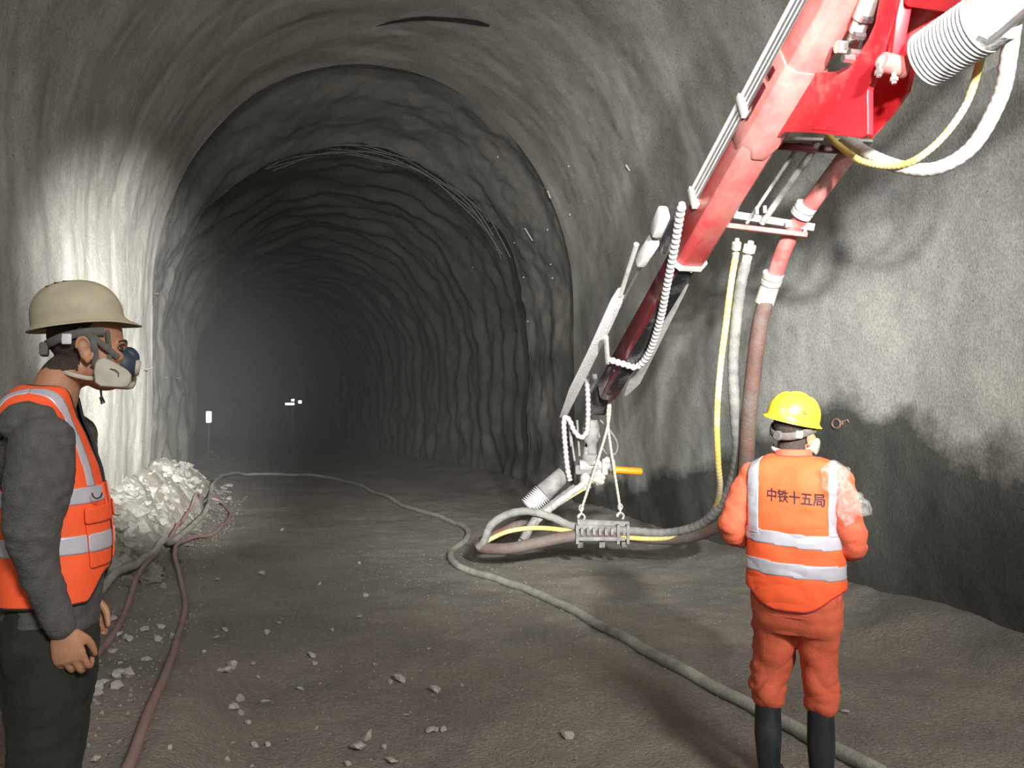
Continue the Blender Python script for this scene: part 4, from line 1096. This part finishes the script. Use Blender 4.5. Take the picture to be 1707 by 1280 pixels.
part('strap_end', sweep([q, q+Vector((.002, 0, -.018)), q+Vector((.010, 0, -.036)), q+Vector((.004, 0, -.040)), q+Vector((-.001, 0, -.02))], .003, 6), TRIM, mk)

# ------------------------------------------------------------------ person in orange coveralls
RD = 3.25
rp = at(1328, 690, RD); RX, RY = rp.x, rp.y
RZ0 = gz(RX, RY)
RRZ = math.radians(90-10)-(YAW+math.atan2(1328-FW/2, FPX))
wk = thing('person', 'person in orange coveralls, orange vest and yellow helmet, seen from behind', 'person', (RX, RY, RZ0), 'tunnel workers', RRZ)
MR = Matrix.Translation((RX, RY, RZ0)) @ Matrix.Rotation(RRZ, 4, 'Z'); MRi = MR.inverted()
def Rm_(px, py, xl):
    N3 = MR.to_3x3() @ Vector((1, 0, 0)); p0 = MR @ Vector((xl, 0, 0))
    return MRi @ on_plane(px, py, p0, N3)
def zz_(py): return Rm_(1328, py, -.1).z
def yy_(px): return Rm_(px, 900, 0).y
HC2 = Vector((.02, yy_(1323), zz_(722)))
hg, HR2 = head_geos(HC2, math.radians(-22), math.radians(10))
yc = yy_(1326)
T2 = [(zz_(1040), .0, .125, .175), (zz_(1000), -.005, .128, .178), (zz_(950), -.01, .125, .175), (zz_(900), -.012, .122, .172), (zz_(850), -.018, .12, .172), (zz_(810), -.022, .112, .174), (zz_(788), -.022, .098, .17), (zz_(775), -.018, .082, .135), (zz_(766), -.01, .07, .085), (zz_(752), .0, .06, .06)]
def torso2(T, g=0.0): return rings_loft([ring(z, cx, yc, dx+g, dy+g) for z, cx, dx, dy in T])
aL = [Vector((-.015, yy_(1258), zz_(800))), Vector((-.03, yy_(1238), zz_(850))), Vector((-.03, yy_(1226), zz_(893))), Vector((.09, yy_(1240), zz_(905))), Vector((.22, yy_(1270), zz_(895)))]
aR = [Vector((-.015, yy_(1396), zz_(800))), Vector((-.03, yy_(1412), zz_(850))), Vector((-.03, yy_(1420), zz_(900))), Vector((.08, yy_(1412), zz_(915))), Vector((.22, yy_(1385), zz_(900)))]
hL = hand(aL[-1]+Vector((.03, -.015, 0)), (1, -.5, .1), (0.2, -.1, 1), (.3, -1, 0), (35, 45, 30)); hR = hand(aR[-1]+Vector((.03, .015, 0)), (1, .5, .1), (.2, .1, 1), (.3, 1, 0), (35, 45, 30))
lgL = [Vector((.0, yy_(1290), zz_(1050))), Vector((.01, yy_(1287), zz_(1110))), Vector((.0, yy_(1279), zz_(1160))), Vector((-.01, yy_(1277), zz_(1260)))]
lgR = [Vector((.0, yy_(1360), zz_(1050))), Vector((.01, yy_(1361), zz_(1110))), Vector((.0, yy_(1366), zz_(1160))), Vector((-.01, yy_(1364), zz_(1260)))]
nk2 = limb([Vector((-.01, yc, T2[-2][0]-.02)), Vector((.0, yy_(1322), zz_(752))), Vector((.01, HC2.y, HC2.z-.04))], [.066, .058, .06], 18, 5)
bg = hg+[nk2, torso2(T2[:-1], -.022)]+hL+hR+[limb(a, [.045, .042, .04, .034, .028]) for a in (aL, aR)]+[limb(a, [.07, .06, .045, .04]) for a in (lgL, lgR)]
V, F = remesh(bg, .0042, 3)
b2_ = mesh('body', V, F, SKIN, wk)
Cf = V[F].mean(1); hl = (Cf-np.array(HC2)) @ np.array(HR2); nzh = fbm(Cf, .03, 2, 4)*.01
two_mats(b2_, HAIR, (hl[:, 2] > -.07+nzh) & (hl[:, 0] < -.012+nzh+.9*np.clip(hl[:, 2]-.03, 0, .06)) & (np.abs(hl[:, 1]) < .079))
# coveralls
sg = [torso2(T2[:-1])]+[ellipsoid((-.02, yy_(x), zz_(802)), (.068, .055, .055)) for x in (1268, 1386)]
sg += [limb(aL, [.066, .066, .064, .056, .046]), limb(aR, [.064, .064, .063, .056, .046])]
sg += [limb(lgL, [.104, .090, .078, .064][:3]+[.06], 20) if False else limb(lgL[:3]+[Vector((-.005, yy_(1278), zz_(1176)))], [.092, .084, .076, .072], 20), limb(lgR[:3]+[Vector((-.005, yy_(1366), zz_(1172)))], [.090, .074, .072, .070], 20)]
sg.append(rings_loft([ring(zz_(1062), .0, yc, .11, .165), ring(zz_(1045), .0, yc, .125, .178), ring(zz_(1020), -.003, yc, .127, .176)]))
V, F = remesh(sg, .006, 5); N = vnormals(V, F)
leg = ss(zz_(1060), zz_(1175), V[:, 2]); armm = (np.abs(V[:, 1]-yc) > .17)*1.0
wr = .011*fbm(V, .16, 2, 45)+.006*np.abs(fbm(V*[.7, .7, 1.4], .11, 1, 48))
wr += leg*(.020*np.abs(fbm(np.c_[V[:, 0]*.8, V[:, 1]*.7+V[:, 2]*.5, V[:, 2]*1.3-V[:, 1]*.5], .12, 1, 49))-.003)-.005*leg*np.exp(-(fbm(np.c_[V[:, 0]*.5, V[:, 1]*.6, V[:, 2]*1.5+V[:, 1]*.7], .13, 1, 53)/.10)**2)
wr += armm*.007*fbm(V*[.9, .9, 1.3], .085, 2, 50)
V = V+N*wr[:, None]
cv = mesh('coveralls', V, F, SUIT, wk)
part('collar', rings_loft([ring(zz_(772), -.006, yc+.003, .082, .088, 2.2, 32), ring(zz_(762), -.004, yc+.004, .076, .078, 2.2, 32), ring(zz_(751), .0, yc+.006, .070, .070, 2.1, 32), ring(zz_(750), .0, yc+.006, .062, .062, 2.1, 32), ring(zz_(765), -.002, yc+.004, .064, .066, 2.1, 32)]), SUIT, cv)
part('waist_seam', sweep([p for p in ring(zz_(1027), -.003, yc, .131, .180, 2.3, 48)]+[ring(zz_(1027), -.003, yc, .131, .180, 2.3, 48)[0]], .003, 6, cap=False), SUIT, cv)
for a, s in ((lgL, 1), (lgR, -1)):
    boot(wk, a[-1].x+.016, a[-1].y, .004, zz_(1168), .052, RUB)
# vest
T2v = [(zz_(1022), -.004, .131, .180)]+[(z, a, b_+.004, c_+.006) for z, a, b_, c_ in T2[1:-1]]
Vs, Fs = remesh([torso2(T2v, .004)]+[ellipsoid((-.02, yy_(x), zz_(797)), (.072, .052, .055)) for x in (1272, 1383)], .006, 8)
Ns = vnormals(Vs, Fs)
Vs = Vs+Ns*(.007*fbm(Vs*[1, 1, .5], .13, 2, 55)+.006*np.abs(fbm(Vs*[1, .7, 1.6], .12, 2, 57)))[:, None]
SR = Shell(Vs, Fs)
za_, zb_ = zz_(878), zz_(790)
def vest2(x, y, z, n):
    d = y-yc
    hem = zz_(1014)+.085*ss(.06, .21, np.abs(d))
    ah = (np.abs(d) > .125) & (((x+.01)/.068)**2+((z-(za_+zb_)/2)/((zb_-za_)/2))**2 < 1)
    nk = (x*x+d*d < .083**2) & (z > zz_(785))
    fr = (x > 0) & (np.abs(d) < np.clip(.008+.09*(z-1.15)/.25, .008, .2))
    return (z > hem) & ~ah & ~nk & ~fr & (z < zz_(762))
v2 = SR.panel(vest2, .012, .004, 'safety_vest', VEST, wk, mat('red_binding', (.35, .02, .03), .8), .004)
bz = lambda p1, p2, slope=.0: (lambda x, y, z, n: vest2(x, y, z, n) & (z-slope*(y-yc) > zz_(p2)) & (z-slope*(y-yc) < zz_(p1)))
SR.panel(bz(886, 909, .07), .014, .002, 'reflective_strip', STRIP, v2, edge=4)
SR.panel(bz(936, 959, .05), .014, .002, 'reflective_strip', STRIP, v2, edge=4)
for s in (-1, 1):
    for bk in (True, False):
        SR.panel(lambda x, y, z, n: vest2(x, y, z, n) & (z > zz_(892)) & ((y-yc)*s > .128-.012*s) & ((y-yc)*s < .174-.012*s) & ((x < 0) if bk else (x >= 0)), .0145, .002, 'reflective_strip', STRIP, v2, edge=4)
bvh = BVHTree.FromPolygons([tuple(p) for p in (SR.V+SR.N*.012)], [tuple(int(i) for i in f) for f in SR.F])
try:
    tv, tf = text_mesh('中铁十五局', .056)
    tv0, tf0 = list(tv), list(tf)
    for ox, oy in ((.0013, 0), (-.0013, 0), (0, .0011), (0, -.0011)):
        tv, tf = cat_geo((tv, tf), ([v+Vector((ox, oy, 0)) for v in tv0], tf0))
    tv = [Vector(v) for v in tv]
    wx = max(v.x for v in tv)-min(v.x for v in tv); kx = (yy_(1292)-yy_(1384))/wx; tyc = (yy_(1292)+yy_(1384))/2
    wrap_text(tv, tf, lambda v: (Vector((-1, tyc-v.x*kx, zz_(829)+v.y-.06*v.x)), Vector((1, 0, 0))), bvh, .0016, 'lettering', mat('letter_black', (.03, .015, .02), .7), v2)
except Exception as ex: print('text', ex)
# helmet, head band, mask strap
Mh2 = Matrix.Translation(HC2+Vector((.0, .0, .062))) @ Matrix.Rotation(math.radians(-22), 4, 'Z') @ Matrix.Rotation(math.radians(14), 4, 'X') @ Matrix.Rotation(math.radians(4), 4, 'Y')
hat2 = helmet(wk, Mh2, .125, .122, .103, .108, .035, YELHAT, ridge=.008)
hb2 = BVHTree.FromPolygons([v.co for v in hat2.data.vertices], [tuple(p.vertices) for p in hat2.data.polygons])
try:
    tv, tf = text_mesh('中', .022, .0006)
    dirw = (Mh2.to_3x3() @ Vector((.25, 1, 0))).normalized(); sidew = (Mh2.to_3x3() @ Vector((1, -.25, 0))).normalized(); upw = Mh2.to_3x3() @ Vector((0, 0, 1))
    base = Mh2 @ Vector((-.04, 0, .035))
    wrap_text(tv, tf, lambda v: (base-dirw*.4+sidew*v.x+upw*v.y, dirw), hb2, .001, 'lettering', mat('letter_black', (.03, .015, .02)), hat2)
except Exception as ex: print('text2', ex)
def hq(x, y, z): return HC2+HR2 @ Vector((x, y, z))
part('head_band', ssweep([hq(.03, -.082, .03), hq(-.02, -.083, .02), hq(-.06, -.07, .005), hq(-.092, -.04, -.008), hq(-.104, 0, -.012), hq(-.092, .04, -.008), hq(-.06, .07, .005), hq(-.02, .083, .02), hq(.03, .082, .03)], .016, 10, ell=(1, .3)), STRAP, hat2)
part('nape_adjuster', lathe(hq(-.100, 0, -.012), HR2 @ Vector((-1, 0, 0)), [(0, .0001), (0, .021), (.014, .021), (.018, .017), (.018, .0001)], 18), STRAP, hat2)
part('band_pad', obox(hq(-.066, -.070, .006), (HR2 @ Vector((.75, -.66, 0))).normalized(), (HR2 @ Vector((.66, .75, 0))).normalized(), HR2 @ Vector((0, 0, 1)), .028, .006, .03), WHITEP, hat2, bevel=.004)
part('mask_strap', ssweep([hq(.03, -.068, -.06), hq(-.02, -.07, -.068), hq(-.062, -.05, -.075), hq(-.078, 0, -.078), hq(-.062, .05, -.075), hq(-.02, .07, -.068)], .008, 8, ell=(1, .35), up=(0, 0, 1)), WHITEP, wk)
r2 = part('respirator', ellipsoid(hq(.096, 0, -.040), (.040, .043, .048), HR2 @ Matrix.Rotation(-.15, 3, 'Y')), MASKB, wk)
for s in (-1, 1): part('filter_cartridge', lathe(hq(.085, s*.045, -.05), HR2 @ Vector((.3, s, 0)), [(0, .0001), (0, .036), (.022, .036), (.026, .03), (.026, .0001)], 18), MASKC, r2)
# crumpled clear bag held under the arm
m = bpy.data.materials.new('clear_film'); m.use_nodes = True
nt = m.node_tree; nd = nt.nodes; pb = nd['Principled BSDF']; pb.inputs['Base Color'].default_value = (.55, .57, .54, 1); pb.inputs['Roughness'].default_value = .18
tb = nd.new('ShaderNodeBsdfTransparent'); mxs = nd.new('ShaderNodeMixShader'); ns_ = nd.new('ShaderNodeTexNoise'); ns_.inputs['Scale'].default_value = 14
mr_ = nd.new('ShaderNodeMapRange'); mr_.inputs['From Min'].default_value = .3; mr_.inputs['From Max'].default_value = .7; mr_.inputs['To Min'].default_value = .08; mr_.inputs['To Max'].default_value = .32
nt.links.new(ns_.outputs['Fac'], mr_.inputs['Value']); nt.links.new(mr_.outputs['Result'], mxs.inputs['Fac'])
nt.links.new(tb.outputs[0], mxs.inputs[1]); nt.links.new(pb.outputs[0], mxs.inputs[2]); nt.links.new(mxs.outputs[0], nd['Material Output'].inputs[0])
def blob(poly, xl, depth):
    P = [Rm_(x, y, xl) for x, y in poly]; c = sum(P, Vector())/len(P); n = len(P); R = []
    Pd = []
    for i in range(n):
        for k in range(3): Pd.append(P[i].lerp(P[(i+1) % n], k/3))
    for dx, k in ((-1, .02), (-1, .45), (-.75, .82), (-.3, .97), (.0, 1.), (.4, .95), (.8, .75), (1, .4), (1, .02)):
        R.append([Vector((xl+dx*depth, c.y+(p.y-c.y)*k, c.z+(p.z-c.z)*k)) for p in Pd])
    return rings_loft(R)
V, F = remesh([blob([(1366, 778), (1382, 771), (1404, 769), (1417, 778), (1419, 800), (1424, 814), (1410, 824), (1390, 828), (1372, 812)], -.13, .045), blob([(1392, 826), (1400, 818), (1428, 814), (1440, 826), (1456, 860), (1440, 862), (1404, 858), (1396, 845)], -.14, .045), blob([(1398, 850), (1436, 856), (1425, 872), (1411, 882), (1402, 868)], -.15, .02)], .006, 3)
N = vnormals(V, F)
V = V+N*(.030*np.abs(fbm(V, .085, 2, 61))-.010)[:, None]
Vw = np.array([tuple(MR @ Vector(v)) for v in V]); bo_ = Vector(Vw[Vw[:, 2].argmin()])
bg_ = mesh('plastic_bag', Vw-np.array(bo_), F, m); bg_.location = bo_
tag(bg_, 'crumpled clear plastic bag tucked under the arm of the person in orange coveralls', 'bag')

# ------------------------------------------------------------------ far lamps, wall pins, wire mesh, paint mark
LAMP = mat('lamp_glow', (0.8, 0.82, 1.0), 0.4, emit=((0.75, 0.75, 1.0), 14.0))
def far_lamp(px, py, d, w, h, label, heads):
    p = at(px, py, d); g = gz(p.x, p.y)
    t = thing('work_lamp', label, 'lamp', (p.x, p.y, g), 'work lamps deep in the tunnel')
    hz_ = p.z-g
    part('stand', cat_geo(sweep([Vector((0, 0, 0)), Vector((0, 0, hz_-h*.5))], .014, 8), *[sweep([Vector((0, 0, .35)), Vector((.35*math.cos(a), .35*math.sin(a), .0))], .01, 6) for a in (0, 2.1, 4.2)]), DRK, t)
    for (ox, oz, ww, hh) in heads:
        c = rgt*ox+Vector((0, 0, hz_+oz))
        hd_ = part('lamp_housing', obox(c+fwd*.06, rgt, fwd, Vector((0, 0, 1)), ww+.06, .1, hh+.06), DRK, t, bevel=.02)
        part('lens', obox(c-fwd*.0, rgt, fwd, Vector((0, 0, 1)), ww, .04, hh), LAMP, hd_, bevel=.015)
    return t
far_lamp(348, 695, 26, .2, .35, 'lone upright work lamp glowing close to the far tunnel wall', [(0, 0, .16, .36)])
far_lamp(488, 672, 30, .3, .3, 'twin work lamp glowing out in the middle of the dark tunnel', [(-.12, -.03, .34, .07), (.28, .05, .12, .1), (.0, .12, .1, .07)])

def wall_hit(px, py):
    r = ray(px, py); dg = bpy.context.evaluated_depsgraph_get()
    org = CAM+r*3.0
    for _ in range(30):
        h = sc.ray_cast(dg, org, r.normalized())
        if not h[0]: return None
        if h[4].get('kind') == 'structure': return h[1], h[2]
        org = h[1]+r*.01
    return None
bpy.context.view_layer.update()
PIN = mat('pin_steel', (0.62, 0.62, 0.58), 0.6, 0, 0.15, 20)
pins = [(830, 262, 14, 60), (948, 277, 20, 12), (908, 312, 16, -10), (914, 318, 14, -70), (950, 358, 10, 25), (1045, 275, 12, -60), (918, 440, 24, 15), (921, 463, 13, -10), (873, 462, 12, 5), (828, 416, 11, 0), (788, 445, 10, 0), (880, 536, 14, 20), (541, 659, 14, 3), (858, 405, 26, 30), (876, 380, 26, -60), (913, 384, 8, 60)]
for x, y, L_, a in pins:
    h = wall_hit(x, y)
    if not h: continue
    p, n = h; d = (p-CAM).dot(fwd); ln = max(.06, L_*d/FPX)
    dirv = (rgt*math.cos(math.radians(a))+upv*math.sin(math.radians(a))-fwd*.25).normalized()
    o = part('steel_pin', sweep([Vector((0, 0, 0)), dirv*ln], .013, 6), PIN)
    o.location = p+n*.015-dirv*ln*.5*0+(-rgt)*(ln*.5*math.cos(math.radians(a)))*0
    tag(o, 'thin pale steel pin poking out of the dark tunnel vault', 'pin', 'pins in the vault')
for x, y, L_, a in [(258, 490, 6, 10), (272, 630, 7, 10), (290, 630, 10, 0), (226, 636, 10, 90), (203, 520, 12, 90), (240, 616, 14, 15)]:
    h = wall_hit(x, y)
    if not h: continue
    p, n = h; d = (p-CAM).dot(fwd); ln = L_*d/FPX
    dirv = (rgt*math.cos(math.radians(a))+upv*math.sin(math.radians(a))).normalized()
    o = part('steel_pin', sweep([Vector((0, 0, 0)), dirv*ln], .010, 6), DRK); o.location = p+n*.012
    tag(o, 'short dark wire stub in the pale streaked wall', 'pin', 'stubs in the streaked wall')
# exposed wire mesh along the rim of the middle lining
def rim_pt(t, y, off):
    cx, a, zs, top = PM1
    return Vector((cx-(a+off)*math.cos(t), y, zs+(top-zs+off)*math.sin(t)))
wm = thing('wire_mesh', 'exposed wire mesh curving over the vault at the rim of the middle lining', 'mesh', (0, 0, 0))
WIRE = mat('mesh_wire', (0.20, 0.20, 0.18), 0.7, 0, .2, 20)
rw = random.Random(8)
for k in range(7):
    t0 = math.radians(62+rw.uniform(-5, 6)); t1 = math.radians(148+rw.uniform(-12, 6)); off = .015-k*.014+rw.uniform(-.02, .02)
    part('hoop_wire', sweep([rim_pt(t0+(t1-t0)*i/40, 14.96+k*.07, off+.03*math.sin(i*.45+k*1.7)) for i in range(41)], .010, 6), WIRE, wm)
for k in range(26):
    t = math.radians(64+k*3.2+rw.uniform(-1.2, 1.2))
    part('tie_wire', sweep([rim_pt(t, 14.9, .01), rim_pt(t+.01, 15.45, -.09)], .008, 5), WIRE, wm)
# red paint mark on the wall
PAINT = mat('red_paint', (0.30, 0.17, 0.13), 0.9, 0, .3, 60)
def stroke(pts, w):
    P = []
    for x, y in pts:
        h = wall_hit(x, y)
        if h: P.append(h[0]+h[1]*.006)
    return sweep(P, w, 6)
circ = [(1395+7*math.cos(a), 706+7.5*math.sin(a)) for a in [2*math.pi*k/14 for k in range(15)]]
g = cat_geo(stroke(circ, .009), stroke([(1405, 701), (1405, 708)], .007), stroke([(1405, 704), (1411, 700)], .007), stroke([(1413, 699), (1416, 704)], .006))
tag(part('paint_mark', g, PAINT), 'faded red painted ring and strokes on the sprayed concrete wall', 'marking')
# flat dark strip on the crown: painted-in shade of a shotcrete edge, not cut in
edge_shade_m = mat('edge_shade_dark', (0.035, 0.036, 0.034), 0.95, 0, .3, 12)
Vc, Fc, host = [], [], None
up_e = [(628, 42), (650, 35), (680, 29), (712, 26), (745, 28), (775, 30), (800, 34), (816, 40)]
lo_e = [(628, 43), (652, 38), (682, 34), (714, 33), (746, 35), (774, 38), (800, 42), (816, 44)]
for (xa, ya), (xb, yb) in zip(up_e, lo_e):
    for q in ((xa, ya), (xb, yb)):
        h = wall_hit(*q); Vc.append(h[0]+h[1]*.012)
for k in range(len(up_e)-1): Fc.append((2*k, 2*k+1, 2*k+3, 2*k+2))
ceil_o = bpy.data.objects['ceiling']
mesh('edge_shade', [tuple(v) for v in Vc], Fc, edge_shade_m, ceil_o)
# ------------------------------------------------------------------ dust haze deeper in the tunnel
hz = bpy.data.materials.new('dust_haze'); hz.use_nodes = True
nt = hz.node_tree; nt.nodes.remove(nt.nodes['Principled BSDF'])
vs = nt.nodes.new('ShaderNodeVolumeScatter'); vs.inputs['Color'].default_value = (.9, .9, .88, 1); vs.inputs['Density'].default_value = .012; vs.inputs['Anisotropy'].default_value = .0
nt.links.new(vs.outputs[0], nt.nodes['Material Output'].inputs['Volume'])
o = part('dust_haze', obox((1.0, 37, 3.6), (1, 0, 0), (0, 1, 0), (0, 0, 1), 16, 50, 7.8), hz, None, False)
tag(o, 'thin grey dust haze hanging in the tunnel beyond the boom', 'haze', None, 'stuff')
